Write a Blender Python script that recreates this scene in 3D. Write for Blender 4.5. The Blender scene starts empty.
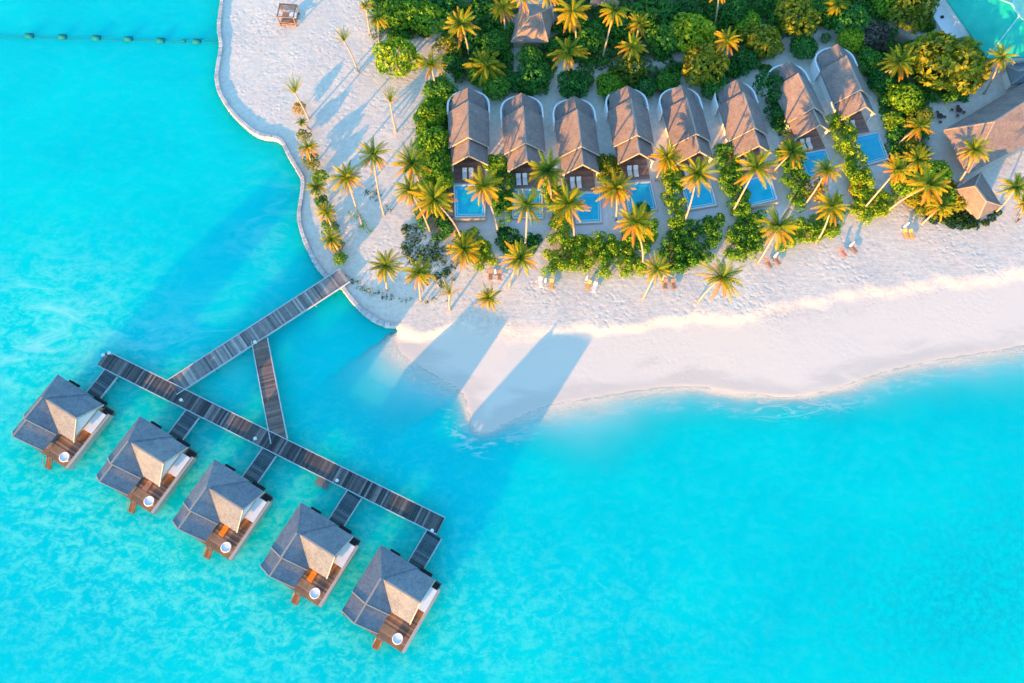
import bpy, math, random
import numpy as np
from mathutils import Matrix, Vector
random.seed(7)
rng = np.random.default_rng(7)
S = bpy.context.scene
COL = S.collection
W, HT, F, H = 1024, 683, 683.0, 120.0
CX, CY = 512.0, 341.5
NX, NY = 500.0, 580.0            # where the plumb line under the drone falls in the frame
R_ = math.radians
SUN_EL, SUN_TRAVEL = R_(7.5), R_(57.5)

# ------------------------------------------------------------------ camera
nv = np.array([(NX-CX)/F, -(NY-CY)/F, -1.0]); nv /= np.linalg.norm(nv)
uv_ = -nv; xv = np.array([1.0, 0, 0]) - uv_*uv_[0]; xv /= np.linalg.norm(xv); yv = np.cross(uv_, xv)
ROT = np.array([xv, yv, uv_])

def at(px, py, z=0.0):
    d = ROT @ np.array([(px-CX)/F, -(py-CY)/F, -1.0])
    t = (z-H)/d[2]
    return Vector((d[0]*t, d[1]*t, z))

cam = bpy.data.cameras.new('camera'); co = bpy.data.objects.new('camera', cam); COL.objects.link(co)
cam.sensor_width = 36.0; cam.sensor_fit = 'HORIZONTAL'; cam.lens = F/W*36.0
cam.clip_start = 1.0; cam.clip_end = 9000.0
m4 = Matrix.Identity(4)
for i in range(3):
    for j in range(3): m4[i][j] = ROT[i][j]
m4.translation = Vector((0, 0, H))
co.matrix_world = m4
S.camera = co

# ------------------------------------------------------------------ light
S.view_settings.view_transform = 'Standard'; S.view_settings.look = 'None'
S.view_settings.exposure = EXPOSURE = 2.44
S.view_settings.gamma = 1.0
wd = bpy.data.worlds.new('World'); S.world = wd; wd.use_nodes = True
nt = wd.node_tree; nt.nodes.clear()
wo = nt.nodes.new('ShaderNodeOutputWorld'); bg = nt.nodes.new('ShaderNodeBackground'); sk = nt.nodes.new('ShaderNodeTexSky')
sk.sky_type = 'NISHITA'; sk.sun_disc = False; sk.sun_elevation = SUN_EL
sun_az = SUN_TRAVEL + math.pi            # direction in which the sun stands, measured from +X
sk.sun_rotation = math.pi/2 - sun_az
sk.altitude = 0; sk.air_density = 1.0; sk.dust_density = 0.3; sk.ozone_density = 2.5
tint = nt.nodes.new('ShaderNodeMix'); tint.data_type = 'RGBA'; tint.blend_type = 'MULTIPLY'; tint.inputs[0].default_value = 1.0
tint.inputs[7].default_value = (0.86, 1.0, 1.0, 1)
nt.links.new(sk.outputs[0], tint.inputs[6]); nt.links.new(tint.outputs[2], bg.inputs[0]); nt.links.new(bg.outputs[0], wo.inputs[0])
bg.inputs[1].default_value = 0.15
sl = bpy.data.lights.new('sun', 'SUN'); so = bpy.data.objects.new('sun', sl); COL.objects.link(so)
sl.energy = 2.9; sl.angle = R_(0.5); sl.color = (1.0, 0.43, 0.06)
ldir = Vector((math.cos(SUN_TRAVEL)*math.cos(SUN_EL), math.sin(SUN_TRAVEL)*math.cos(SUN_EL), -math.sin(SUN_EL)))
so.rotation_euler = ldir.to_track_quat('-Z', 'Y').to_euler(); so.location = (-80, -120, 60)

# ------------------------------------------------------------------ materials
class N:
    def __init__(s, name):
        s.m = bpy.data.materials.new(name); s.m.use_nodes = True
        s.t = s.m.node_tree; s.t.nodes.clear()
        s.out = s.n('ShaderNodeOutputMaterial'); s.b = s.n('ShaderNodeBsdfPrincipled')
        s.l(s.b.outputs[0], s.out.inputs[0])
    def n(s, t, **k):
        x = s.t.nodes.new(t)
        for a, b in k.items(): setattr(x, a, b)
        return x
    def l(s, a, b): s.t.links.new(a, b)
    def noise(s, scale, detail=4, rough=.6, vec=None, dist=0.0):
        x = s.n('ShaderNodeTexNoise'); x.inputs['Scale'].default_value = scale; x.inputs['Detail'].default_value = detail
        x.inputs['Roughness'].default_value = rough; x.inputs['Distortion'].default_value = dist
        if vec is not None: s.l(vec, x.inputs['Vector'])
        return x.outputs[0]
    def ramp(s, fac, stops):
        x = s.n('ShaderNodeValToRGB'); e = x.color_ramp.elements
        while len(e) < len(stops): e.new(.5)
        for i, (p, c) in enumerate(stops): e[i].position = p; e[i].color = (*c, 1) if len(c) == 3 else c
        s.l(fac, x.inputs[0]); return x.outputs[0]
    def mix(s, a, b, fac, mode='MIX'):
        x = s.n('ShaderNodeMix', data_type='RGBA', blend_type=mode)
        for v, i in ((fac, 0), (a, 6), (b, 7)):
            if hasattr(v, 'default_value') or hasattr(v, 'links'): s.l(v, x.inputs[i])
            elif i == 0: x.inputs[0].default_value = v
            else: x.inputs[i].default_value = (*v, 1)
        return x.outputs[2]
    def math(s, op, a, b=0.0, c=None, clamp=False):
        x = s.n('ShaderNodeMath', operation=op, use_clamp=clamp)
        for i, v in enumerate((a, b) if c is None else (a, b, c)):
            if hasattr(v, 'links'): s.l(v, x.inputs[i])
            else: x.inputs[i].default_value = v
        return x.outputs[0]
    def maprange(s, v, a, b, c=0.0, d=1.0):
        x = s.n('ShaderNodeMapRange', interpolation_type='SMOOTHSTEP'); s.l(v, x.inputs[0])
        for i, k in enumerate((a, b, c, d)): x.inputs[i+1].default_value = k
        return x.outputs[0]
    def bump(s, h, strength, dist=.1):
        x = s.n('ShaderNodeBump'); x.inputs['Strength'].default_value = strength; x.inputs['Distance'].default_value = dist
        s.l(h, x.inputs['Height']); s.l(x.outputs[0], s.b.inputs['Normal'])
    def pos(s): return s.n('ShaderNodeNewGeometry').outputs['Position']
    def obj(s): return s.n('ShaderNodeTexCoord').outputs['Object']
    def attr(s, n):
        x = s.n('ShaderNodeAttribute'); x.attribute_name = n; return x.outputs['Fac']
    def island(s): return s.n('ShaderNodeNewGeometry').outputs['Random Per Island']
    def rnd(s): return s.n('ShaderNodeObjectInfo').outputs['Random']
    def mapping(s, vec, scale=(1, 1, 1), rot=(0, 0, 0)):
        x = s.n('ShaderNodeMapping'); x.inputs['Scale'].default_value = scale; x.inputs['Rotation'].default_value = rot
        s.l(vec, x.inputs[0]); return x.outputs[0]
    def base(s, c):
        if hasattr(c, 'links'): s.l(c, s.b.inputs['Base Color'])
        else: s.b.inputs['Base Color'].default_value = (*c, 1)
    def rough(s, r, spec=.3):
        s.b.inputs['Roughness'].default_value = r; s.b.inputs['Specular IOR Level'].default_value = spec

def plain(name, c, r=.7, var=.12, sc=3.0, spec=.25):
    k = N(name); f = k.noise(sc, 5, .65, k.obj())
    lo = tuple(x*(1-var) for x in c); hi = tuple(min(1, x*(1+var)) for x in c)
    k.base(k.ramp(f, [(.3, lo), (.7, hi)])); k.rough(r, spec); return k.m

def planks(name, cols, r=.8):
    k = N(name); c = k.ramp(k.island(), [(i/(len(cols)-1), x) for i, x in enumerate(cols)])
    f = k.noise(1.3, 5, .7, k.pos()); c = k.mix(c, k.ramp(f, [(.3, (.65, .65, .65)), (.7, (1.15, 1.13, 1.12))]), .7, 'MULTIPLY')
    k.base(c); k.rough(r, .2); return k.m

def thatch(name, c0, c1, c2):
    k = N(name); p = k.pos()
    big = k.noise(.5, 4, .6, p); fine = k.noise(6.0, 6, .75, k.mapping(p, (1, 1, .5)))
    c = k.ramp(fine, [(.32, c0), (.52, c1), (.72, c2)])
    c = k.mix(c, k.ramp(big, [(.3, (.80, .82, .86)), (.7, (1.14, 1.10, 1.04))]), 1.0, 'MULTIPLY')
    c = k.mix(c, k.ramp(k.rnd(), [(.0, (.88, .89, .92)), (1, (1.10, 1.08, 1.05))]), 1.0, 'MULTIPLY')
    st = k.noise(1.6, 3, .6, k.mapping(p, (1, 1, .25))); c = k.mix(c, k.ramp(st, [(.34, (.80, .80, .82)), (.5, (1, 1, 1))]), .8, 'MULTIPLY')
    k.base(c); k.rough(.95, .05); k.bump(fine, .55, .12); return k.m

M = {}
M['thatch_water'] = thatch('weathered_thatch', (.10, .15, .21), (.20, .235, .29), (.31, .325, .37))
M['thatch_beach'] = thatch('brown_thatch', (.135, .115, .115), (.255, .213, .205), (.36, .305, .285))
M['ridge'] = plain('ridge_cap', (.34, .30, .27), .8)
M['white'] = plain('white_render', (.80, .80, .80), .6, .05)
M['cream'] = plain('cream_board', (.46, .41, .36), .7, .15)
M['tan'] = plain('tan_wall', (.50, .37, .25), .8, .15)
M['wood'] = plain('brown_wood', (.33, .15, .065), .6, .3, 2)
M['darkwood'] = plain('dark_wood', (.075, .05, .045), .7, .3, 2)
M['post'] = plain('weathered_post', (.20, .15, .12), .8, .3)
M['glass'] = plain('door_glass', (.05, .12, .16), .1, .1, 1, .6)
M['fabric'] = plain('white_cushion', (.80, .79, .77), .9, .04)
M['orange'] = plain('orange_cushion', (.80, .25, .02), .9, .06)
M['yellow'] = plain('yellow_cushion', (.78, .45, .12), .9, .06)
M['brownframe'] = plain('brown_rattan', (.36, .20, .14), .8, .2)
M['redframe'] = plain('faded_red_fabric', (.55, .22, .18), .8, .1)
M['black'] = plain('dark_box', (.02, .022, .03), .5, .2)
M['tub'] = plain('white_tub', (.82, .83, .85), .25, .03, 3, .5)
M['tubwater'] = plain('tub_water', (.78, .82, .83), .15, .03, 2, .3)
M['rail'] = plain('pale_rail', (.50, .54, .57), .7, .15)
M['pile'] = plain('concrete_pile', (.18, .20, .20), .9, .25)
M['lamp'] = plain('lamp_white', (.80, .80, .78), .4, .03)
M['pool'] = None
M['coping'] = plain('pool_coping', (.60, .64, .64), .6, .08)
M['stone'] = plain('pale_stone', (.55, .55, .56), .85, .18, 1.2)
M['deck_jetty'] = planks('jetty_planks', [(.09, .09, .095), (.32, .29, .28), (.16, .16, .17), (.50, .46, .43), (.26, .24, .24), (.12, .12, .12), (.42, .39, .37)])
M['deck_board'] = planks('boardwalk_planks', [(.03, .04, .05), (.17, .16, .16), (.06, .065, .07), (.30, .27, .26), (.08, .085, .09), (.04, .05, .06), (.14, .13, .13)])
M['deck_walk'] = planks('walkway_planks', [(.02, .05, .07), (.10, .13, .15), (.04, .06, .08), (.18, .20, .22)])
M['deck_red'] = planks('connector_planks', [(.10, .085, .08), (.26, .17, .14), (.13, .12, .12), (.33, .22, .18), (.17, .15, .14)])
M['deck_villa'] = planks('villa_deck_planks', [(.20, .13, .09), (.34, .23, .15), (.15, .11, .085), (.40, .29, .20), (.26, .18, .12)])
M['deck_terrace'] = planks('terrace_planks', [(.20, .15, .13), (.30, .23, .20), (.17, .13, .12), (.36, .29, .25)])
M['skin'] = plain('skin', (.42, .25, .17), .6, .05)
M['cloth'] = plain('dark_clothes', (.03, .035, .06), .9, .1)
M['hair'] = plain('hair', (.02, .015, .012), .7, .1)
M['soil_dark'] = plain('trunk_bark', (.17, .11, .07), .9, .25)
M['rope'] = plain('dark_rope', (.0, .17, .20), .8, .1)

k = N('pool_water'); f = k.noise(.9, 3, .5, k.pos(), 1.0)
k.base(k.ramp(f, [(.3, (.0, .39, .56)), (.7, (.005, .48, .64))])); k.rough(.08, .5); k.bump(f, .15, .05); M['pool'] = k.m
k = N('palm_trunk'); f = k.noise(3, 4, .6, k.obj()); w = k.n('ShaderNodeTexWave', bands_direction='Z'); w.inputs['Scale'].default_value = 2.2; k.l(k.obj(), w.inputs[0])
k.base(k.mix(k.ramp(f, [(.3, (.38, .28, .22)), (.7, (.56, .45, .38))]), k.ramp(w.outputs[0], [(.2, (.75, .72, .7)), (.6, (1, 1, 1))]), .8, 'MULTIPLY')); k.rough(.9, .1); M['trunk'] = k.m

def leafmat(name, stops, trans=.35, attr=None):
    k = N(name)
    if attr: fac = k.math('ADD', k.attr(attr), k.math('MULTIPLY', k.math('SUBTRACT', k.rnd(), .5), .35))
    else:
        fac = k.math('ADD', k.math('MULTIPLY', k.island(), .45), k.math('MULTIPLY', k.noise(.35, 3, .6, k.pos()), .45))
        fac = k.math('ADD', fac, k.math('MULTIPLY', k.math('SUBTRACT', k.rnd(), .5), .5))
    c = k.ramp(fac, stops); k.base(c); k.rough(.55, .25)
    tr = k.n('ShaderNodeBsdfTranslucent'); k.l(c, tr.inputs[0]); mx = k.n('ShaderNodeMixShader'); mx.inputs[0].default_value = trans
    k.l(k.b.outputs[0], mx.inputs[1]); k.l(tr.outputs[0], mx.inputs[2]); k.l(mx.outputs[0], k.out.inputs[0]); return k.m
M['leaf'] = leafmat('green_leaves', [(.05, (.04, .18, .02)), (.3, (.12, .33, .02)), (.6, (.28, .46, .02)), (1, (.50, .50, .025))])
M['leaf_dark'] = leafmat('dark_leaves', [(.05, (.018, .13, .03)), (.45, (.045, .235, .035)), (.8, (.12, .33, .03)), (1, (.24, .40, .03))])
M['leaf_gold'] = leafmat('yellow_leaves', [(.05, (.07, .15, .015)), (.4, (.18, .25, .02)), (.75, (.40, .36, .02)), (1, (.55, .38, .02))])
M['leaf_orange'] = leafmat('golden_leaves', [(.05, (.22, .20, .02)), (.5, (.48, .34, .02)), (1, (.62, .30, .02))])
M['leaf_grey'] = leafmat('grey_leaves', [(.1, (.05, .055, .05)), (.6, (.10, .10, .085)), (1, (.17, .15, .12))])
M['creeper'] = leafmat('creeper_leaves', [(.05, (.02, .08, .03)), (.5, (.06, .16, .03)), (1, (.36, .34, .03))])
M['frond'] = leafmat('palm_fronds', [(0, (.04, .15, .02)), (.25, (.14, .27, .02)), (.5, (.40, .42, .02)), (.78, (.68, .46, .02)), (1, (.62, .28, .05))], .45, 'age')

# ------------------------------------------------------------------ mesh helpers
class MB:
    def __init__(s): s.v = []; s.f = []
    def add(s, vs, fs):
        o = len(s.v); s.v += [tuple(x) for x in vs]; s.f += [tuple(o+i for i in f) for f in fs]; return s
    def box(s, a, b, fr=None):
        (x0, y0, z0), (x1, y1, z1) = a, b
        vs = [(x0, y0, z0), (x1, y0, z0), (x1, y1, z0), (x0, y1, z0), (x0, y0, z1), (x1, y0, z1), (x1, y1, z1), (x0, y1, z1)]
        if fr: vs = [fr(*p) for p in vs]
        fl = [(0, 3, 2, 1), (4, 5, 6, 7), (0, 1, 5, 4), (1, 2, 6, 5), (2, 3, 7, 6), (3, 0, 4, 7)]
        return s.add(vs, fl)
    def beam(s, p, q, w, h):
        p, q = Vector(p), Vector(q); d = (q-p).normalized(); sd = d.cross(Vector((0, 0, 1)))
        if sd.length < .01: sd = Vector((1, 0, 0))
        sd.normalize(); up = sd.cross(d)
        vs = [e + sd*(a*w/2) + up*(b*h/2) for e in (p, q) for a, b in ((-1, -1), (1, -1), (1, 1), (-1, 1))]
        return s.add(vs, [(0, 1, 2, 3), (7, 6, 5, 4), (0, 4, 5, 1), (1, 5, 6, 2), (2, 6, 7, 3), (3, 7, 4, 0)])
    def tube(s, pts, rad, n=8):
        pts = [Vector(p) for p in pts]; rad = rad if isinstance(rad, (list, tuple)) else [rad]*len(pts); o = len(s.v); base = []
        for i, p in enumerate(pts):
            d = (pts[min(i+1, len(pts)-1)]-pts[max(i-1, 0)]).normalized()
            a = d.cross(Vector((0, 1, 0))) if abs(d.y) < .9 else d.cross(Vector((1, 0, 0)))
            a.normalize(); b = d.cross(a)
            base += [p + (a*math.cos(t*2*math.pi/n)+b*math.sin(t*2*math.pi/n))*rad[i] for t in range(n)]
        fs = [(i*n+t, i*n+(t+1) % n, (i+1)*n+(t+1) % n, (i+1)*n+t) for i in range(len(pts)-1) for t in range(n)]
        fs += [tuple(range(n-1, -1, -1)), tuple((len(pts)-1)*n+t for t in range(n))]
        return s.add(base, fs)
    def cyl(s, p, r, h, n=16, r2=None):
        p = Vector(p); return s.tube([p, p+Vector((0, 0, h))], [r, r if r2 is None else r2], n)
    def prism(s, poly, z0, z1):
        n = len(poly); vs = [(x, y, z0) for x, y in poly]+[(x, y, z1) for x, y in poly]
        fs = [tuple(range(n-1, -1, -1)), tuple(range(n, 2*n))]+[(i, (i+1) % n, n+(i+1) % n, n+i) for i in range(n)]
        return s.add(vs, fs)
    def slab(s, top, th):
        """closed shell: top = list of polygons (3-D); thickened downward"""
        idx = {}; vs = []
        def k_(p):
            q = tuple(round(c, 4) for c in p)
            if q not in idx: idx[q] = len(vs); vs.append(q)
            return idx[q]
        F_ = [tuple(k_(p) for p in f) for f in top]; n = len(vs); allv = vs+[(x, y, z-th) for x, y, z in vs]
        ed = {}
        for f in F_:
            for i in range(len(f)): ed[(f[i], f[(i+1) % len(f)])] = 1
        fs = list(F_)+[tuple(n+i for i in reversed(f)) for f in F_]
        for (a, b) in ed:
            if (b, a) not in ed: fs.append((b, a, n+a, n+b))
        return s.add(allv, fs)
    def build(s, name, mat, parent=None, smooth=False, bevel=0):
        me = bpy.data.meshes.new(name); me.from_pydata([tuple(v) for v in s.v], [], s.f); me.update()
        if smooth: me.polygons.foreach_set('use_smooth', [True]*len(me.polygons))
        me.materials.append(mat if not isinstance(mat, str) else M[mat])
        o = bpy.data.objects.new(name, me); COL.objects.link(o)
        if parent: o.parent = parent
        if bevel:
            b = o.modifiers.new('bevel', 'BEVEL'); b.width = bevel; b.segments = 2
        return o

def tag(o, label=None, cat=None, group=None, kind=None):
    if label: o['label'] = label
    if cat: o['category'] = cat
    if group: o['group'] = group
    if kind: o['kind'] = kind
    return o
def empty(name, loc, rz=0.0, label=None, cat=None, group=None):
    o = bpy.data.objects.new(name, None); COL.objects.link(o); o.location = loc; o.rotation_euler = (0, 0, rz)
    o.empty_display_size = .3
    return tag(o, label, cat, group)
KIDS = {}
def copy_tree(o, loc=None, rz=None, label=None, parent=None, children=None):
    c = o.copy(); COL.objects.link(c)
    if loc is not None: c.location = loc
    if rz is not None: c.rotation_euler = (0, 0, rz)
    if label: c['label'] = label
    if parent: c.parent = parent
    for ch in [x for x in list(COL.objects) if x.parent == o]: copy_tree(ch, parent=c)
    return c

# ------------------------------------------------------------------ shoreline and ground
WALL_A = [(226, -70), (224, -30), (222, 0), (219, 27), (221, 47), (217, 74), (219, 90), (227, 105), (240, 120), (258, 134), (274, 137), (282, 141), (288, 153), (298, 170), (303, 180), (301, 200), (299, 215), (302, 232), (309, 250), (317, 265), (327, 277), (335, 282)]
WALL_B = [(342, 286), (350, 297), (362, 310), (375, 319.5), (386, 324), (401, 325)]
BEACH = [(396, 337, 13), (400, 352, 15), (420, 366, 14), (442, 379, 11), (462, 393, 7), (468, 412, 4.5), (474, 430, 3.5), (488, 432, 3), (506, 423, 5), (545, 406, 11), (590, 398, 13), (640, 390, 10), (690, 386, 7), (735, 393, 5.5), (790, 397, 4.5), (830, 390, 6), (880, 373, 8), (930, 361, 9), (980, 353, 10), (1024, 345, 11), (1110, 326, 8), (1300, 280, 8)]
def smooth_line(pts, n=4):
    P = [np.array(p, float) for p in pts]; P = [2*P[0]-P[1]]+P+[2*P[-1]-P[-2]]; out = []
    for i in range(1, len(P)-2):
        for t in np.linspace(0, 1, n, endpoint=False):
            a, b, c, d = P[i-1:i+3]
            out.append(.5*((2*b)+(-a+c)*t+(2*a-5*b+4*c-d)*t*t+(-a+3*b-3*c+d)*t**3))
    out.append(P[-2]); return out
wallA = [at(*p, 1.0).xy for p in smooth_line(WALL_A)]
wallB = [at(*p, 1.0).xy for p in smooth_line(WALL_B)]
bl = smooth_line(BEACH, 4)
beach = [(at(p[0], p[1], 0).xy, p[2]) for p in bl]
SH = [(p.x, p.y, .6, 0.) for p in wallA]+[(p.x, p.y, .6, 0.) for p in wallB]+[(p.x, p.y, w, 1.) for p, w in beach]
SH += [(700, 60, 8, 1.), (700, 700, 8, 1.), (wallA[0].x, 700, .6, 0.)]
SH = np.array(SH)
def shore(x, y):
    """signed distance to the shoreline (+ inland), fade width and beach flag of the nearest stretch"""
    x = np.asarray(x, float); y = np.asarray(y, float)
    best = np.full(x.shape, 1e18); wdt = np.zeros(x.shape); fl = np.zeros(x.shape); ins = np.zeros(x.shape, bool)
    n = len(SH)
    for i in range(n):
        a = SH[i]; b = SH[(i+1) % n]
        dx, dy = b[0]-a[0], b[1]-a[1]; L2 = dx*dx+dy*dy+1e-12
        t = np.clip(((x-a[0])*dx+(y-a[1])*dy)/L2, 0, 1)
        d2 = (x-a[0]-t*dx)**2+(y-a[1]-t*dy)**2
        mk = d2 < best; best = np.where(mk, d2, best)
        wdt = np.where(mk, a[2]+(b[2]-a[2])*t, wdt); fl = np.where(mk, a[3]+(b[3]-a[3])*t, fl)
        cr = ((a[1] > y) != (b[1] > y)) & (x < dx*(y-a[1])/(dy if abs(dy) > 1e-12 else 1e-12)+a[0]); ins ^= cr
    d = np.sqrt(best); return np.where(ins, d, -d), wdt, fl
SCARP = [(330, 300, 3), (400, 316, 3), (450, 324, 3), (520, 331, 2), (556, 333, 1.0), (590, 331, .5), (640, 326, .5), (690, 321, .6), (712, 316, .8), (740, 320, .9), (790, 305, .9), (850, 296, 1.0), (930, 285, 1.2), (1024, 275, 1.4), (1150, 255, 1.4), (1400, 210, 1.4)]
SC = np.array([(*at(p[0], p[1], .55).xy, p[2]) for p in smooth_line(SCARP, 4)])
def sst(t): t = np.clip(t, 0, 1); return t*t*(3-2*t)
def wob(x, y): return .5*np.sin(x*.61+1.3*np.sin(y*.37))+.35*np.sin(x*1.37+y*.9)+.2*np.sin(x*2.9-y*2.1)
def ground_z(x, y, full=False):
    x = np.asarray(x, float); y = np.asarray(y, float)
    d, w, fl = shore(x, y)
    sc = np.full(x.shape, 1e9); side = np.zeros(x.shape); sw = np.ones(x.shape)
    for a, b in zip(SC[:-1], SC[1:]):
        dx, dy = b[0]-a[0], b[1]-a[1]; t = np.clip(((x-a[0])*dx+(y-a[1])*dy)/(dx*dx+dy*dy), 0, 1)
        dd = np.hypot(x-a[0]-t*dx, y-a[1]-t*dy); mk = dd < sc; sc = np.where(mk, dd, sc)
        side = np.where(mk, np.sign(dx*(y-a[1])-dy*(x-a[0])), side); sw = np.where(mk, a[2]+(b[2]-a[2])*t, sw)
    s_ = sc*side+.8*wob(x*.6, y*.6)+.3*wob(x*1.9, y*1.9)
    up = .80+.02*wob(x*.4, y*.4)
    low = np.minimum(.03*np.maximum(d, 0)+.02, .66)
    beachz = low+(up-low)*sst(.5+s_/(2.2*sw))
    inland = fl*beachz+(1-fl)*up
    zin = np.where(d > 0, inland, 0)
    dep = np.where(fl > .5, 2.4*(1-np.exp(np.minimum(d, 0)/(1.6*w)))+.0, np.minimum(2.2, -np.minimum(d, 0)*3.0-.0))
    wallside = np.where(d > -.25, up, up-(-d-.25)*4.5)
    zout = np.where(fl > .5, -dep, np.maximum(-2.3, wallside))
    z = np.where(d > 0, zin, zout)
    return (z, d, w, fl) if full else z
def gz(x, y): return float(ground_z(np.array([x]), np.array([y]))[0])
def gat(px, py):
    p = at(px, py, .8)
    for _ in range(3): p = at(px, py, gz(p.x, p.y))
    return p

far = [-4000, -1500, -500, -250, -180]
xs = np.array(far+list(np.arange(-145, 135.1, .65))+[180, 250, 500, 1500, 4000])
ys = np.array([-4000, -1500, -500, -150, -60]+list(np.arange(-25, 160.1, .65))+[200, 300, 600, 1500, 4000])
GX, GY = np.meshgrid(xs, ys)
def sheet(name, Z, mat, attrs):
    me = bpy.data.meshes.new(name); ny, nx = GX.shape
    co_ = np.stack([GX, GY, Z], -1).reshape(-1, 3).astype(np.float32)
    i = np.arange(ny*nx).reshape(ny, nx); q = np.stack([i[:-1, :-1], i[:-1, 1:], i[1:, 1:], i[1:, :-1]], -1).reshape(-1)
    nf = len(q)//4
    me.vertices.add(len(co_)); me.vertices.foreach_set('co', co_.ravel())
    me.loops.add(len(q)); me.loops.foreach_set('vertex_index', q.astype(np.int32))
    me.polygons.add(nf); me.polygons.foreach_set('loop_start', np.arange(0, len(q), 4, dtype=np.int32))
    me.update(calc_edges=True); me.polygons.foreach_set('use_smooth', np.ones(nf, bool))
    for n, v in attrs.items():
        a = me.attributes.new(n, 'FLOAT', 'POINT'); a.data.foreach_set('value', v.astype(np.float32).ravel())
    me.materials.append(mat); o = bpy.data.objects.new(name, me); COL.objects.link(o); o['kind'] = 'structure'; return o
GZ, GD, GW, GF = ground_z(GX, GY, True)

# planted areas (pixel outlines of the beds, put down on the ground)
def world_poly(px, z=.8): return [at(x, y, z).xy for x, y in px]
def inpoly(x, y, poly):
    x = np.asarray(x, float); y = np.asarray(y, float); ins = np.zeros(x.shape, bool); n = len(poly)
    for i in range(n):
        a, b = poly[i], poly[(i+1) % n]; dy = b[1]-a[1]
        ins ^= ((a[1] > y) != (b[1] > y)) & (x < (b[0]-a[0])*(y-a[1])/(dy if abs(dy) > 1e-9 else 1e-9)+a[0])
    return ins
UNDER = [
 [(368, -40), (372, 22), (392, 38), (424, 38), (432, 12), (470, 14), (512, 4), (520, -40)],
 [(441, 84), (426, 108), (417, 132), (420, 180), (414, 214), (436, 238), (448, 236), (446, 110), (452, 88)],
 [(446, 34), (455, 84), (478, 80), (508, 95), (512, 45), (520, 6), (470, 8), (456, 25)],
 [(524, 96), (545, 90), (551, 70), (560, 55), (552, 40), (530, 44), (527, 68), (518, 84)],
 [(555, -40), (553, 42), (572, 60), (600, 66), (640, 62), (662, 60), (690, 50), (760, 46), (776, 34), (800, 34), (850, 20), (900, 20), (938, 36), (940, -40)],
 [(560, 92), (590, 92), (596, 78), (572, 76)], [(602, 82), (612, 110), (622, 86), (640, 78), (652, 90), (664, 98), (680, 76), (690, 60), (650, 70), (610, 70)],
 [(690, 62), (695, 80), (718, 96), (735, 78), (762, 62), (786, 50), (770, 44), (735, 52), (700, 56)],
 [(764, 66), (772, 110), (786, 150), (796, 150), (790, 130), (776, 96), (774, 70)],
 [(792, 48), (812, 46), (838, 36), (862, 62), (886, 112), (894, 160), (914, 182), (932, 170), (926, 128), (922, 102), (962, 98), (984, 78), (974, 56), (944, 40), (920, 42), (880, 26), (856, 32), (812, 40)],
]
UNDERW = [world_poly(p) for p in UNDER]
soil = np.zeros(GX.shape)
for p in UNDERW: soil = np.maximum(soil, inpoly(GX, GY, p).astype(float))
for _ in range(3):
    s2 = soil.copy(); s2[1:-1, 1:-1] = (soil[1:-1, 1:-1]*2+soil[:-2, 1:-1]+soil[2:, 1:-1]+soil[1:-1, :-2]+soil[1:-1, 2:])/6; soil = s2

k = N('white_sand'); p = k.pos()
f1 = k.noise(1.1, 6, .7, p); f2 = k.noise(.12, 3, .5, p); f3 = k.noise(3.2, 3, .6, p)
c = k.ramp(f1, [(.3, (.58, .535, .46)), (.5, (.69, .64, .56)), (.72, (.78, .725, .64))])
c = k.mix(c, k.ramp(f2, [(.35, (.95, .94, .95)), (.65, (1.04, 1.03, 1.01))]), 1.0, 'MULTIPLY')
sep = k.n('ShaderNodeSeparateXYZ'); k.l(p, sep.inputs[0])
wet_n = k.math('ADD', sep.outputs[2], k.math('MULTIPLY', k.math('SUBTRACT', k.noise(.16, 3, .5, k.mapping(p, (.5, 1.4, 1), (0, 0, -.2)), 1.0), .5), .32))
dry = k.maprange(wet_n, .30, .55)
c = k.mix((.72, .655, .565), c, dry)
c = k.mix((.60, .555, .49), c, k.maprange(wet_n, .05, .16))
c = k.mix(c, (.10, .085, .05), k.math('MULTIPLY', k.attr('soil'), .85))
c = k.mix((.30, .66, .66), c, k.maprange(sep.outputs[2], -1.4, -.05)); k.base(c); k.rough(.95, .1)
foot = k.math('ADD', k.math('MULTIPLY', f1, .8), k.math('MULTIPLY', f3, .45))
ripp = k.noise(1.0, 4, .6, k.mapping(p, (.32, 1.5, 1), (0, 0, -.10)), .7)
vo = k.n('ShaderNodeTexVoronoi', feature='SMOOTH_F1'); vo.inputs['Scale'].default_value = 1.15; k.l(p, vo.inputs['Vector'])
dim = k.math('MULTIPLY', k.maprange(vo.outputs['Distance'], .05, .45), k.maprange(k.noise(.11, 3, .6, p), .40, .60))
foot = k.math('ADD', k.math('ADD', foot, k.math('MULTIPLY', ripp, .7)), k.math('MULTIPLY', dim, .8))
bm = k.n('ShaderNodeBump'); bm.inputs['Distance'].default_value = .10; k.l(k.math('MULTIPLY', k.maprange(sep.outputs[2], .30, .66, .22, 1.0), .55), bm.inputs['Strength']); k.l(foot, bm.inputs['Height']); k.l(bm.outputs[0], k.b.inputs['Normal'])
sheet('ground', GZ, k.m, {'soil': soil})

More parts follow.
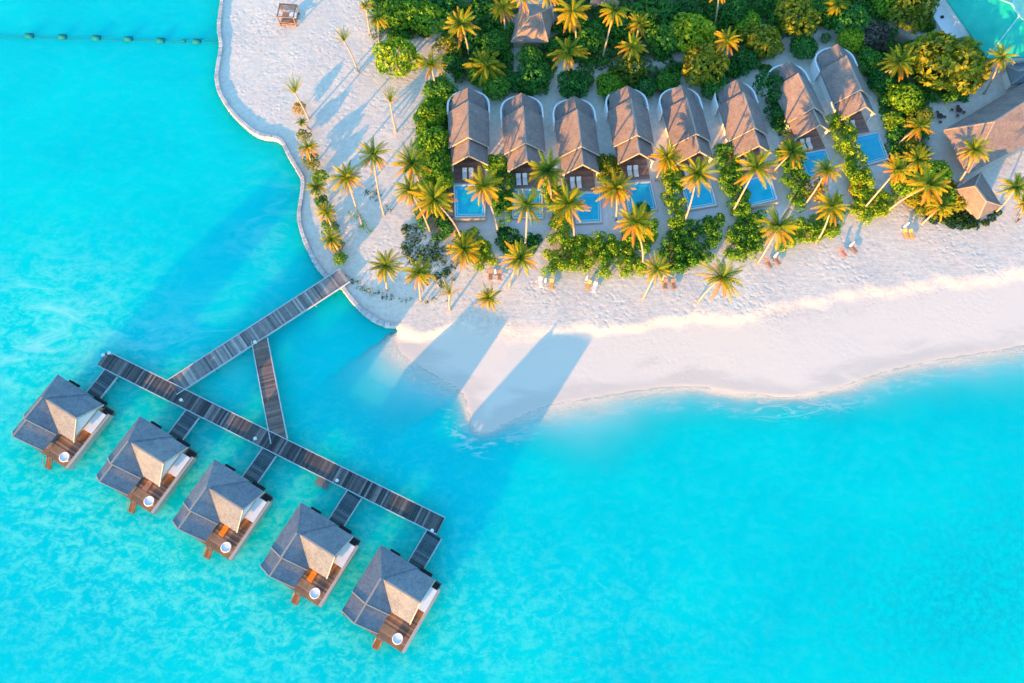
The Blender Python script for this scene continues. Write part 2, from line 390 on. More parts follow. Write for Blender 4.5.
# water
ddw = np.maximum(-GD, 0)
ddv = np.maximum(ddw+.9*wob(GX*.35+GY*.2, GY*.5)*np.clip(ddw/2, 0, 1), 0)
alpha = np.where(GF > .5, 1-np.exp(-2.6*(ddv/np.maximum(GW, .1))**1.15), sst(ddw/1.0)*.2+.8)
alpha = np.clip(alpha, 0.0, 1)
def blob(px, py, rx, ry=None):
    c_ = at(px, py, 0); s_ = rx/5.2; t_ = (ry or rx)/4.9
    return np.exp(-(((GX-c_.x)/s_)**2+((GY-c_.y)/t_)**2))
pale = np.clip(.9*blob(45, 340, 90, 75)+.8*blob(120, 470, 110, 70)+.8*blob(250, 540, 120, 75)+.55*blob(330, 620, 130, 60)+.4*blob(60, 560, 120, 90)+.35*blob(500, 640, 160, 60), 0, 1)
coral = np.clip(.9*blob(960, 610, 130, 60)+.45*blob(620, 660, 90, 25)+.4*blob(1010, 520, 60, 70), 0, 1)
k = N('lagoon_water'); p = k.pos()
al = k.attr('alpha'); pa = k.attr('pale'); cor = k.attr('coral'); ed = k.attr('edge')
n1 = k.noise(.05, 4, .55, p, .6); n2 = k.noise(.35, 6, .7, k.mapping(p, (1, 1.5, 1), (0, 0, .5)), .45); n3 = k.noise(1.1, 4, .7, p, .4)
n0 = k.noise(.018, 3, .5, k.mapping(p, (1, 1.7, 1), (0, 0, .3)), .8)
deep = k.ramp(k.math('ADD', k.math('MULTIPLY', n1, .5), k.math('MULTIPLY', n0, .5)), [(.34, (.0, .525, .555)), (.5, (.0, .585, .575)), (.66, (.0, .645, .58))])
mott = k.maprange(k.math('ADD', k.math('MULTIPLY', n2, .7), k.math('MULTIPLY', n3, .3)), .43, .64)  # pale seabed mottling, with caustic light painted into the water colour
c = k.mix(deep, (.15, .78, .63), k.math('MULTIPLY', k.math('MULTIPLY', mott, k.math('ADD', k.math('MULTIPLY', pa, .9), .06)), .8))
spk = k.maprange(k.math('ADD', k.math('MULTIPLY', k.noise(.9, 5, .75, p), .6), k.math('MULTIPLY', n2, .4)), .40, .60)
c = k.mix(c, (.0, .33, .40), k.math('MULTIPLY', k.math('MULTIPLY', spk, cor), .5))
milk = k.math('MULTIPLY', k.attr('milk'), k.maprange(k.noise(.16, 6, .7, k.mapping(p, (.6, 1.5, 1), (0, 0, -.35)), .8), .44, .66))
c = k.mix(c, (.38, .80, .72), k.math('MULTIPLY', milk, .6))
shal = k.maprange(al, .35, .98)
c = k.mix((.16, .80, .82), c, shal)
strk = k.noise(.5, 5, .7, k.mapping(p, (.35, 1.3, 1), (0, 0, -.25)), 1.5)
foam = k.math('MULTIPLY', k.maprange(ed, .3, 5.5, 1.0, 0.0), k.maprange(strk, .50, .60))
brk = k.maprange(k.noise(.22, 3, .6, k.mapping(p, (.5, 1, 1))), .42, .58)
foam = k.math('MAXIMUM', foam, k.math('MULTIPLY', k.maprange(k.math('ADD', ed, k.math('MULTIPLY', strk, 1.6)), .9, 1.7, 1.0, 0.0), k.math('MULTIPLY', brk, .95)))
c = k.mix(c, (.74, .82, .80), k.math('MULTIPLY', foam, .75))
k.base(c); k.rough(.2, .12); k.b.inputs['IOR'].default_value = 1.33
k.b.subsurface_method = 'BURLEY'; k.b.inputs['Subsurface Weight'].default_value = .85; k.b.inputs['Subsurface Radius'].default_value = (1, 1, 1); k.b.inputs['Subsurface Scale'].default_value = 12.0
k.l(k.math('MAXIMUM', k.math('MULTIPLY', al, 1.0), k.math('MULTIPLY', foam, .42)), k.b.inputs['Alpha'])
h = k.math('ADD', k.math('MULTIPLY', n2, 1.0), k.math('MULTIPLY', n3, .5)); k.bump(h, .22, .18)
sheet('water', np.zeros_like(GX), k.m, {'alpha': alpha, 'milk': np.clip(.95*blob(40, 330, 75, 60)+.5*blob(175, 350, 60, 40)+.35*blob(270, 230, 40, 60), 0, 1), 'pale': pale, 'coral': coral, 'edge': np.where(GF > .5, np.minimum(ddw, 30), 30)})

# ------------------------------------------------------------------ sea walls
def seawall(pts, label, z0=-2.2, z1=1.22, th=.75):
    mb = MB(); pts = [Vector((p.x, p.y)) for p in pts]
    # resample at block length
    out = [pts[0]]; acc = 0
    dense = []
    for a, b in zip(pts[:-1], pts[1:]):
        n_ = max(1, int((b-a).length/.2))
        dense += [a.lerp(b, t/n_) for t in range(n_)]
    dense.append(pts[-1]); blocks = [dense[0]]
    for q in dense:
        if (q-blocks[-1]).length > 1.15: blocks.append(q)
    nn = []
    for i, q in enumerate(blocks):
        d = (blocks[min(i+1, len(blocks)-1)]-blocks[max(i-1, 0)]).normalized(); nn.append(Vector((-d.y, d.x)))
    for i in range(len(blocks)-1):
        a, b = blocks[i], blocks[i+1]; g = (b-a)*.03; h_ = z1+random.uniform(-.05, .05); t_ = th/2+random.uniform(-.04, .04)
        vs = []
        for z in (z0, h_):
            vs += [(*(a+g-nn[i]*t_), z), (*(b-g-nn[i+1]*t_), z), (*(b-g+nn[i+1]*t_), z), (*(a+g+nn[i]*t_), z)]
        mb.add(vs, [(0, 3, 2, 1), (4, 5, 6, 7), (0, 1, 5, 4), (1, 2, 6, 5), (2, 3, 7, 6), (3, 0, 4, 7)])
    k_ = M['wallblock']; o = mb.build('sea_wall', k_, None, False, .05); return tag(o, label, 'sea wall', 'sea walls around the sandy headland')
M['wallblock'] = planks('sea_wall_blocks', [(.42, .43, .45), (.58, .57, .57), (.47, .47, .49), (.64, .62, .61), (.52, .52, .54)])
seawall(wallA, 'long curving pale block sea wall edging the sandy headland above the jetty')
seawall(wallB, 'short curved block sea wall running from the jetty to the sandbar')

# ------------------------------------------------------------------ jetties
def deck(name, p, q, width, z, mat, label, plank=.34, rail=True, pile_step=7.0, cat='jetty', group='timber walkways over the lagoon', rails=(True, True)):
    p, q = Vector((p[0], p[1])), Vector((q[0], q[1])); d = (q-p); L = d.length; d.normalize(); s = Vector((-d.y, d.x))
    root = empty(name, (p.x, p.y, z), math.atan2(d.y, d.x), label, cat, group)
    mb = MB(); x = 0.0; w2 = width/2
    while x < L-.05:
        w = min(plank*random.uniform(.8, 1.25), L-x); e = random.uniform(-.05, .05)
        mb.box((x+.012, -w2-.04+e, -.07+random.uniform(-.008, .008)), (x+w-.012, w2+.04+e, 0.0+random.uniform(-.008, .012))); x += w
    mb.build('planking', mat, root)
    for sgn, on in zip((-1, 1), rails):
        if on: MB().box((0.02, sgn*(w2+.13)-.07, -.25), (L-.02, sgn*(w2+.13)+.07, .12)).build('edge_rail', 'rail', root)
        MB().box((0.05, sgn*(w2-.5)-.1, -.42), (L-.05, sgn*(w2-.5)+.1, -.085)).build('joist', 'pile', root)
    n = max(2, int(L/pile_step)+1)
    for i in range(n):
        xx = .6+(L-1.2)*i/(n-1)
        for sgn in (-1, 1):
            MB().cyl((xx, sgn*(w2-.15), -3.9), .17, 3.42, 10).build('pile', 'pile', root)
        MB().box((xx-.12, -w2+.05, -.62), (xx+.12, w2-.05, -.43)).build('cross_beam', 'pile', root)
    return root
ZJ = 1.5
J0, J1 = at(345, 275, ZJ), at(172, 387.5, ZJ)
deck('jetty', J0.xy, J1.xy, 3.1, ZJ, M['deck_jetty'], 'long weathered grey timber jetty running from the beach out over the water', rails=(True, True))
B0, B1 = at(102, 358, ZJ-.01), at(441, 526, ZJ-.01)
deck('boardwalk', B0.xy, B1.xy, 2.75, ZJ-.02, M['deck_board'], 'dark timber boardwalk linking the five overwater villas', rails=(True, True), cat='boardwalk')
C0, C1 = at(259.5, 340, ZJ), at(279, 441, ZJ)
cd = (C1-C0).normalized()
deck('footbridge', (C0-cd*.1).xy, (C1+cd*.1).xy, 2.6, ZJ-.04, M['deck_red'], 'short reddish brown footbridge joining the jetty to the boardwalk', cat='footbridge')
bdir = (B1-B0).normalized()
def lamp(px, py, label):
    p = at(px, py, ZJ+.9)
    r = empty('bollard_lamp', (p.x, p.y, ZJ-.02), 0, label, 'lamp', 'white lamps along the walkways')
    MB().cyl((0, 0, 0), .09, .8, 10).build('post', 'rail', r)
    MB().tube([(0, 0, .8), (0, 0, .86), (0, 0, 1.0), (0, 0, 1.06)], [.2, .3, .3, .16], 14).build('lamp_head', 'lamp', r, True)
for x, y, l in [(103, 355, 'white lamp at the far left end of the boardwalk, outer of two'), (109, 353, 'white lamp at the far left end of the boardwalk, nearer the jetty'),
                (181, 400, 'white lamp on the boardwalk where the second villa walkway leaves it'), (255, 438.5, 'white lamp on the boardwalk just left of the footbridge'),
                (255, 342, 'white lamp on the jetty at the top of the footbridge'), (337, 480.5, 'white lamp on the boardwalk above the fourth villa walkway'),
                (432, 530.5, 'white lamp at the lower right end of the boardwalk')]: lamp(x, y, l)
p = at(323, 482, .5)
r = empty('landing_stage', (p.x, p.y, 0), math.radians(-27), 'small dark landing stage beside the boardwalk above the fourth villa', 'landing')
MB().box((-1.2, -.9, .35), (1.2, .9, .5)).build('platform', 'pile', r)
for a in (-1, 1):
    for b in (-.7, .7): MB().cyl((a, b, -2.5), .12, 2.84, 8).build('pile', 'pile', r)

# ------------------------------------------------------------------ overwater villas
YAW = R_(-29.8)
UX = Vector((math.cos(YAW), math.sin(YAW), 0)); VX = Vector((math.sin(YAW), -math.cos(YAW), 0))
TPX = [(56.6, 375.8), (138.9, 417.3), (213.6, 460.5), (300, 503.7), (380, 546.3)]
ZE = 3.7
def lf(u, v, z): return (u, -v, z)           # local frame: x = u, y = -v
def gable(mb, u0, u1, v0, v1, ridge, ze, zr, th=.22, axis='v', hip=0):
    if axis == 'v':
        a, b = (ridge, v0+hip), (ridge, v1)
        top = [[lf(u0, v0, ze), lf(u0, v1, ze), lf(b[0], b[1], zr), lf(a[0], a[1], zr)], [lf(u1, v1, ze), lf(u1, v0, ze), lf(a[0], a[1], zr), lf(b[0], b[1], zr)]]
        if hip: top.append([lf(u1, v0, ze), lf(u0, v0, ze), lf(a[0], a[1], zr)])
    else:
        top = [[lf(u0, v1, ze), lf(u1, v1, ze), lf(u1, ridge, zr), lf(u0, ridge, zr)], [lf(u1, v0, ze), lf(u0, v0, ze), lf(u0, ridge, zr), lf(u1, ridge, zr)]]
    mb.slab(top, th); return mb
def planked(u0, u1, v0, v1, z, mat, parent, along='v', w=.3, name='deck', th=.12, hole=None):
    mb = MB(); n = int(((u1-u0) if along == 'v' else (v1-v0))/w)
    for i in range(n):
        if along == 'v': a0, a1 = u0+(u1-u0)*i/n, u0+(u1-u0)*(i+1)/n; mb.box((a0+.01, -v1, z-th), (a1-.01, -v0, z+random.uniform(-.006, .006)))
        else: a0, a1 = v0+(v1-v0)*i/n, v0+(v1-v0)*(i+1)/n; mb.box((u0, -a1+.01, z-th), (u1, -a0-.01, z+random.uniform(-.006, .006)))
    return mb.build(name, mat, parent)
VL = ['thatched overwater villa at the far left of the row', 'thatched overwater villa second from the left', 'thatched overwater villa in the middle of the row of five',
      'thatched overwater villa fourth from the left', 'thatched overwater villa lowest and farthest right of the row']
def make_water_villa(loc):
    r = empty('overwater_villa', loc, YAW, VL[0], 'villa', 'overwater villas on stilts')
    gable(MB(), 0, 7.0, -.25, 7.9, 3.45, ZE, 7.75, hip=3.9).build('main_roof', 'thatch_water', r)
    rb = gable(MB(), 3.5, 10.5, -.05, 7.45, 3.7, ZE-.05, 7.35, axis='u').build('gable_roof', 'thatch_water', r)
    fr = gable(MB(), .1, 6.8, 7.7, 11.15, 3.4, ZE-.35, 7.1).build('front_roof', 'thatch_water', r)
    MB().beam(lf(3.45, 3.7, 7.80), lf(3.45, 8.0, 7.80), .30, .16).build('ridge_cap', 'ridge', r)
    MB().beam(lf(4.4, 3.7, 7.40), lf(10.55, 3.7, 7.40), .26, .14).build('ridge_cap', 'ridge', rb)
    MB().beam(lf(3.4, 7.9, 7.14), lf(3.4, 11.2, 7.14), .26, .14).build('ridge_cap', 'ridge', fr)
    tr = MB()
    for a, b, z0, z1, v in ((0, 3.45, ZE, 7.75, 7.98), (7.0, 3.45, ZE, 7.75, 7.98)): tr.beam(lf(a, v, z0-.02), lf(b, v, z1-.02), .16, .26)
    tr.build('barge_board', 'cream', r)
    tr = MB()
    for a in (.1, 6.8): tr.beam(lf(a, 11.22, ZE-.37), lf(3.4, 11.22, 7.08), .14, .24)
    tr.build('barge_board', 'cream', fr)
    tr = MB()
    for a in (-.05, 7.45): tr.beam(lf(10.57, a, ZE-.07), lf(10.57, 3.7, 7.33), .14, .24)
    tr.build('barge_board', 'cream', rb)
    # body
    mb = MB(); mb.prism([(.6, -10.3), (6.3, -10.3), (6.3, -.5), (.6, -.5)], 1.52, 3.45)
    mb.prism([(6.3, -6.9), (9.8, -6.9), (9.8, -.6), (6.3, -.6)], 1.52, 3.40); mb.build('wall', 'tan', r)
    # gable infill of the sun-side ends
    MB().add([lf(.7, 10.6, 3.2), lf(6.1, 10.6, 3.2), lf(3.4, 10.6, 6.2), lf(.7, 10.45, 3.2), lf(6.1, 10.45, 3.2), lf(3.4, 10.45, 6.2)], [(0, 1, 2), (5, 4, 3), (0, 3, 4, 1), (1, 4, 5, 2), (2, 5, 3, 0)]).build('gable_end', 'tan', r)
    MB().add([lf(9.9, .6, 3.38), lf(9.9, 6.8, 3.38), lf(9.9, 3.7, 6.5), lf(9.7, .6, 3.38), lf(9.7, 6.8, 3.38), lf(9.7, 3.7, 6.5)], [(0, 1, 2), (5, 4, 3), (0, 3, 4, 1), (1, 4, 5, 2), (2, 5, 3, 0)]).build('gable_end', 'white', rb)
    for u in (6.31, ): 
        d = MB().box(lf(u, 9.6, 1.55), lf(u+.06, 7.9, 3.3)).build('door', 'glass', r)
    for u0 in (1.2, 3.6):
        MB().box(lf(u0, 10.36, 1.55), lf(u0+2.1, 10.30, 3.2)).build('door', 'glass', r)
    planked(.2, 11.6, .0, 11.9, 1.5, M['deck_villa'], r, 'u', .32)
    MB().prism([(.3, -11.8), (11.5, -11.8), (11.5, -.1), (.3, -.1)], 1.12, 1.36).build('deck_frame', 'darkwood', r)
    # privacy wall along the right side and the open-air bathroom
    pw = MB().box(lf(11.55, 11.6, 1.2), lf(11.95, .9, 2.55)).build('privacy_wall', 'cream', r)
    MB().box(lf(11.50, 11.62, 2.55), lf(12.0, .88, 2.63)).build('coping', 'cream', pw)
    cw = MB().box(lf(9.9, 4.9, 1.52), lf(11.5, 1.3, 2.75)).build('bathroom', 'white', r)
    MB().box(lf(9.85, 5.0, 2.75), lf(11.62, 1.2, 2.92)).build('bathroom_roof', 'white', cw)
    MB().box(lf(10.3, 1.15, 1.52), lf(11.5, .2, 2.2)).build('service_box', 'black', r)
    MB().box(lf(10.2, 7.0, 1.52), lf(10.5, 5.1, 2.9)).build('screen_wall', 'wood', r)
    for u0, w_ in ((1.6, 1.7), (7.4, 2.2)): MB().box(lf(u0, .1, 1.5), lf(u0+w_, -.55, 2.5)).build('utility_box', 'black', r)  # dark service boxes (AC units) along the rear eave
    # steps into the lagoon
    st = MB()
    for i in range(7): st.box(lf(6.9, 12.0+i*.26, 1.28-i*.22), lf(7.9, 11.95+i*.26+.3, 1.36-i*.22))
    st.beam(lf(6.85, 11.9, 1.4), lf(6.85, 13.8, -.3), .08, .2); st.beam(lf(7.95, 11.9, 1.4), lf(7.95, 13.8, -.3), .08, .2)
    st.build('steps', 'wood', r)
    for sx in (6.85, 7.95):
        MB().tube([lf(sx, 12.0, 1.4), lf(sx, 12.0, 2.3), lf(sx, 13.6, .8), lf(sx, 13.6, -.2)], .045, 6).build('handrail', 'post', r)
    # slender posts under the front roof
    for u in (.5, 6.4): MB().cyl(lf(u, 10.95, 1.5), .1, 1.75, 8).build('post', 'post', r)
    for u in (.7, 4.2, 7.8, 11.2):
        for v in (.6, 4.2, 7.9, 11.4): MB().cyl(lf(u, v, -2.4), .16, 3.5, 10).build('pile', 'pile', r)
    return r
v0 = None; VPOS = []
for i, (x, y) in enumerate(TPX):
    t = at(x, y, ZE); t.z = 0; VPOS.append(t)
    if v0 is None: v0 = make_water_villa(t)
    else: copy_tree(v0, t, YAW, VL[i])
def vloc(i, u, v, z): q = VPOS[i]+UX*u+VX*v; return Vector((q.x, q.y, z))
ORDV = ['leftmost', 'second', 'middle', 'fourth', 'lowest right']
def make_tub(i):
    r = empty('hot_tub', vloc(i, 9.9, 10.4, 1.5), YAW, 'round white hot tub on the deck of the leftmost overwater villa', 'hot tub', 'hot tubs on the overwater decks')
    prof = [(.0, .0), (.78, .0), (.88, .12), (.93, .62), (.98, .68), (.98, .74), (.80, .74), (.76, .60), (.74, .50)]
    n = 24; vs = []; fs = []
    for a in range(n):
        t = 2*math.pi*a/n
        for (rr, z) in prof: vs.append((rr*math.cos(t), rr*math.sin(t), z))
    m_ = len(prof)
    for a in range(n):
        for j in range(m_-1): fs.append((a*m_+j, ((a+1) % n)*m_+j, ((a+1) % n)*m_+j+1, a*m_+j+1))
    MB().add(vs, fs).build('shell', 'tub', r, True)
    MB().cyl((0, 0, .58), .755, .08, 24).build('water_surface', 'tubwater', r)
    return r
t0 = make_tub(0); t0.scale = (.88, .88, 1)
for i in range(1, 5): copy_tree(t0, vloc(i, 9.9, 10.4, 1.5), YAW, f'round white hot tub on the deck of the {ORDV[i]} overwater villa')
def daybed(i, mat, label):
    r = empty('daybed', vloc(i, 7.9, 8.5, 1.5), YAW, label, 'daybed', 'daybeds on the overwater decks')
    MB().box((-.5, -.95, .12), (.5, .95, .3)).build('base', 'brownframe', r)
    MB().box((-.48, -.93, .3), (.48, .93, .46)).build('cushion', mat, r, False, .05)
    MB().box((-.44, .5, .46), (.44, .88, .64)).build('pillow', mat, r, False, .06)
    for a in (-.42, .42):
        for b in (-.85, .85): MB().box((a-.04, b-.04, 0), (a+.04, b+.04, .12)).build('leg', 'post', r)
daybed(1, 'brownframe', 'brown daybed on the deck of the second overwater villa')
daybed(2, 'orange', 'orange daybed on the deck of the middle overwater villa')
daybed(3, 'orange', 'bright orange daybed on the deck of the fourth overwater villa')
# walkways from the boardwalk to each villa
WN = ['leftmost', 'second', 'middle', 'fourth', 'lowest right']
for i in range(5):
    s = vloc(i, 6.4, -.15, 0)
    # meet the boardwalk edge
    nrm = Vector((-bdir.y, bdir.x, 0)); dist = (s-B0).dot(nrm); t = (-dist-1.62)/((-VX).dot(nrm)) if abs((-VX).dot(nrm)) > .1 else 6
    e = s-VX*t
    deck('villa_walkway', s.xy, e.xy, 2.6, ZJ-.06, M['deck_walk'], f'short dark timber walkway from the boardwalk to the {WN[i]} overwater villa', rails=(True, True), pile_step=4.0, cat='walkway', group='walkways to the overwater villas')

# ------------------------------------------------------------------ beach villas
RIDGE = [((467.5, 82), (468.7, 155)), ((521, 86), (527, 160.5)), ((574, 90.5), (583, 164)), ((627, 80), (639.5, 152.5)), ((680, 78), (700, 151)), ((736, 74), (759.5, 145)), ((787, 54), (820.5, 124)), ((836, 37), (866.5, 106))]
ORD = ['first', 'second', 'third', 'fourth', 'fifth', 'sixth', 'seventh', 'eighth']
GZ0 = .8; ZR = 7.2
BV = []
def bvf(x, y, z): return (x, y, z)    # local: y forward (to the sea), x to the right when looking from the sea... see below
def sect(x0, x1, y0, y1, ze, zr, th=.22):
    return [[(x0, y0, ze), (x0, y1, ze), (0, y1, zr), (0, y0, zr)], [(x1, y1, ze), (x1, y0, ze), (0, y0, zr), (0, y1, zr)]]
def make_beach_villa(loc, yaw, L, hw=4.15):
    r = empty('beach_villa', loc, yaw, '', 'villa', 'thatched beach villas in a row')
    # local y runs from rear (0) to the front (-L); x to the right in the photograph
    a, b = -4.0, -(L-3.8)
    MB().slab(sect(-hw+.7, hw-.7, a-.3, 0, 2.75, ZR-.9-.8), .25).build('rear_roof', 'thatch_beach', r)
    mr = MB().slab(sect(-hw, hw, b, a, 2.95, ZR-.8), .25).build('main_roof', 'thatch_beach', r)
    fr = MB().slab(sect(-hw+.45, hw-.45, -L, b+.3, 2.6, ZR-.55-.8), .25).build('front_roof', 'thatch_beach', r)
    MB().beam((0, b, ZR-.76), (0, a+.02, ZR-.76), .28, .14).build('ridge_cap', 'ridge', mr)
    MB().beam((0, -L-.02, ZR-1.31), (0, b-.05, ZR-1.31), .26, .14).build('ridge_cap', 'ridge', fr)
    bb = MB()
    for s_ in (-1, 1): bb.beam((s_*(hw-.45), -L-.07, 2.57), (0, -L-.07, ZR-1.37), .14, .26)
    bb.build('barge_board', 'tan', fr)
    bb = MB()
    for s_ in (-1, 1): bb.beam((s_*hw, b-.07, 2.92), (0, b-.07, ZR-.84), .12, .22)
    bb.build('barge_board', 'cream', mr)
    w = MB().prism([(-hw+.8, -L+3.2), (hw-.8, -L+3.2), (hw-.8, -1.2), (-hw+.8, -1.2)], .02, 2.72).build('wall', 'white', r)
    MB().add([(-hw+.85, -L+3.1, 2.72), (hw-.85, -L+3.1, 2.72), (0, -L+3.1, 5.1), (-hw+.85, -L+3.3, 2.72), (hw-.85, -L+3.3, 2.72), (0, -L+3.3, 5.1)], [(0, 1, 2), (5, 4, 3), (0, 3, 4, 1), (1, 4, 5, 2), (2, 5, 3, 0)]).build('gable_end', 'wood', r)
    MB().box((-2.9, -L+3.08, .05), (2.9, -L+3.19, 2.6)).build('shopfront_panel' if False else 'timber_front', 'wood', r)
    for x0 in (-2.2, .3):
        d = MB().box((x0, -L+3.0, .08), (x0+1.9, -L+3.06, 2.4)).build('door', 'glass', r)
        MB().box((x0+.9, -L+2.96, .08), (x0+1.0, -L+2.995, 2.4)).build('door_frame', 'wood', d)
    for s_ in (-1, 1): MB().box((s_*(hw-.75)-.17, -L+.15, .02), (s_*(hw-.75)+.17, -L+.5, 2.7)).build('pillar', 'white', r)
    # rounded white courtyard wall round the rear
    arc = []; R1 = hw+.10
    for t in np.linspace(0, math.pi, 25): arc.append((R1*math.cos(t), -2.6+3.9*math.sin(t)**.8 if math.sin(t) > 0 else -2.6))
    arc = [(R1, -4.3)]+arc+[(-R1, -4.3)]
    cwm = MB(); n = len(arc); th = .17; nn = []
    for i in range(n):
        d = Vector(arc[min(i+1, n-1)])-Vector(arc[max(i-1, 0)]); d.normalize(); nn.append(Vector((-d.y, d.x)))
    vs = []
    for i in range(n):
        q = Vector(arc[i])
        for s_ in (-th, th):
            for z in (.0, 2.9): vs.append((*(q+nn[i]*s_), z))
    fs = []
    for i in range(n-1):
        o = i*4; p_ = o+4
        fs += [(o, p_, p_+1, o+1), (o+2, o+3, p_+3, p_+2), (o+1, p_+1, p_+3, o+3)]
    fs += [(0, 1, 3, 2), ((n-1)*4, (n-1)*4+2, (n-1)*4+3, (n-1)*4+1)]
    cwm.add(vs, fs).build('courtyard_wall', 'white', r)
    mb = MB()
    for i in range(16):
        y1 = -L+3.0-i*.36
        if y1-.36 < -L-2.6: break
        mb.box((-hw+.7, y1-.35, -.02), (hw-1.2, y1, .12+random.uniform(-.005, .005)))
    mb.build('deck', M['deck_terrace'], r)
    return r
BL = ['thatched beach villa farthest left in the row, beside the long hedge', 'second thatched beach villa from the left', 'third thatched beach villa from the left', 'fourth thatched beach villa from the left',
      'fifth thatched beach villa from the left', 'sixth thatched beach villa from the left', 'seventh thatched beach villa from the left, turned toward the left', 'thatched beach villa farthest right in the row']
b0 = None
for i, (a, b) in enumerate(RIDGE):
    A = at(*a, ZR-.5); B = at(*b, ZR-.4); d = B-A; d.z = 0; L = d.length; d.normalize(); yaw = math.atan2(-d.x*-1, -d.y)
    yaw = math.atan2(d.x, -d.y)
    loc = Vector((A.x, A.y, GZ0)); L0 = 16.4
    off = (L-L0); loc = loc+d*off   # keep the sea end in place
    if b0 is None: b0 = make_beach_villa(loc, yaw, L0); o = b0
    else: o = copy_tree(b0, loc, yaw)
    o['label'] = BL[i]; BV.append((loc, yaw, L0))
def bvl(i, x, y, z=GZ0):
    loc, yaw, L = BV[i]; c_, s_ = math.cos(yaw), math.sin(yaw)
    return Vector((loc.x+x*c_-y*s_, loc.y+x*s_+y*c_, z))
# loungers
def lounger(loc, rz, label, frame='white', cush='fabric', group='white loungers on the villa decks', name='sun_lounger'):
    r = empty(name, loc, rz, label, 'sun lounger', group)
    MB().box((-.36, -1.0, .26), (.36, .35, .33)).build('frame', frame, r)
    MB().box((-.33, -.97, .33), (.33, .33, .43)).build('cushion', cush, r, False, .03)
    c, s = math.cos(.6), math.sin(.6)
    MB().box((-.36, 0, -.04), (.36, .75, .08), lambda x, y, z: (x, .35+y*c-z*s, .33+y*s+z*c)).build('backrest', cush, r, False, .03)
    for a in (-.32, .32):
        for b in (-.9, .28): MB().box((a-.03, b-.03, 0), (a+.03, b+.03, .26)).build('leg', frame, r)
    return r
l0 = None
for i in range(8):
    for j, (dx, w) in enumerate(((-1.55, 'left'), (-.25, 'right'))):
        lab = f'{w} white lounger on the deck of the {ORD[i]} beach villa from the left'
        if i == 7: lab = f'{w} white lounger on the deck of the rightmost beach villa'
        yaw = BV[i][1]
        q = bvl(i, dx+(.5 if i in (0, 3) else .0), -BV[i][2]-.7, GZ0+.125)
        if l0 is None: l0 = lounger(q, yaw, lab); l0.scale = (1.3, 1.2, 1.2)
        else: copy_tree(l0, q, yaw, lab)

# pools
POOL = [[(455, 186), (484, 185), (484, 215.5), (456, 216)], [(512.5, 190.5), (541, 190), (542, 217), (513.5, 217)], [(574, 194), (599, 193), (600.5, 221), (577, 222)], [(625, 184), (650, 182.5), (656, 208.5), (630, 212)],
        [(682, 184), (709, 181), (715.5, 204), (689, 208.5)], [(743, 182), (769, 175), (776, 199), (749.5, 205)], [(799, 155), (825, 150), (833, 170), (808, 177)], [(851, 138.5), (878, 133), (887.5, 158), (866, 164)]]
PZ = [1.75, 1.2, 1.2, 1.2, 1.4, 1.85, 1.2, 1.2]
PLAB = ['turquoise pool in front of the first beach villa, raised behind a tan end wall', 'turquoise pool in front of the second beach villa from the left', 'turquoise pool in front of the third beach villa from the left', 'turquoise pool with a corner ledge in front of the fourth beach villa',
        'turquoise pool in front of the fifth beach villa from the left', 'turquoise pool on a raised tan base before the sixth beach villa', 'turquoise pool in front of the seventh beach villa from the left', 'uncovered turquoise pool in front of the rightmost beach villa']
for i, q in enumerate(POOL):
    z = PZ[i]; P = [at(*c, z) for c in q]; c0 = sum(P, Vector())/4; c0.z = GZ0
    r = empty('swimming_pool', c0, 0, PLAB[i], 'swimming pool', 'private pools of the beach villas')
    # order TL TR BR BL in image = world; make a ring
    P = [Vector((p.x-c0.x, p.y-c0.y, 0)) for p in P]
    def ring(k_): return [p+p.normalized()*k_ for p in P]
    def frame(inner, outer, z0, z1):
        vs = [(p.x, p.y, z_) for z_ in (z0, z1) for p in inner]+[(p.x, p.y, z_) for z_ in (z0, z1) for p in outer]; fs = []
        for a in range(4):
            b = (a+1) % 4; fs += [(4+a, 4+b, 12+b, 12+a), (a, b, 4+b, 4+a), (8+b, 8+a, 12+a, 12+b)]
        return MB().add(vs, fs)
    hz = z-GZ0
    frame(ring(-.02), ring(.42), -.3, hz).build('coping', 'coping', r)
    frame(ring(.425), ring(.62), -.3, hz-.12).build('pool_wall', 'tan', r)
    wp = ring(-.03)
    MB().add([(p.x, p.y, hz-.07) for p in wp], [(3, 2, 1, 0)]).build('water_surface', M['pool'], r)
    t_ = (P[1]-P[0]); e_ = P[3]-P[0]
    vs = [P[0]+t_*.03+e_*.04, P[0]+t_*.97+e_*.04, P[0]+t_*.97+e_*.14, P[0]+t_*.03+e_*.14]
    MB().add([(p.x, p.y, hz-.055) for p in vs], [(3, 2, 1, 0)]).build('step_ledge', M['ledge'] if 'ledge' in M else M.setdefault('ledge', plain('pool_ledge', (.02, .46, .78), .15, .05, 2, .5)), r)
    frame(ring(-.52), ring(-.42), hz-.10, hz-.06).build('tile_line', 'white', r)
    # paved surround
    sp = [P[0]+Vector((-1.0, 1.2, 0)), P[1]+Vector((1.6, 1.2, 0)), P[2]+Vector((1.6, -2.6, 0)), P[3]+Vector((-1.0, -2.6, 0))]
    MB().prism([(p.x, p.y) for p in reversed(sp)], -.05, .05).build('paving', M['stone'] if False else M.setdefault('paving', plain('pale_paving', (.62, .60, .60), .85, .05, 1.0)), r)
    if i in (0, 5):
        a, b = P[3]+Vector((-1.2, -.75, 0)), P[2]+Vector((.3, -.75, 0))
        MB().beam((a.x, a.y, hz*.5), (b.x, b.y, hz*.5), .35, hz+.3).build('end_wall', 'tan', r)

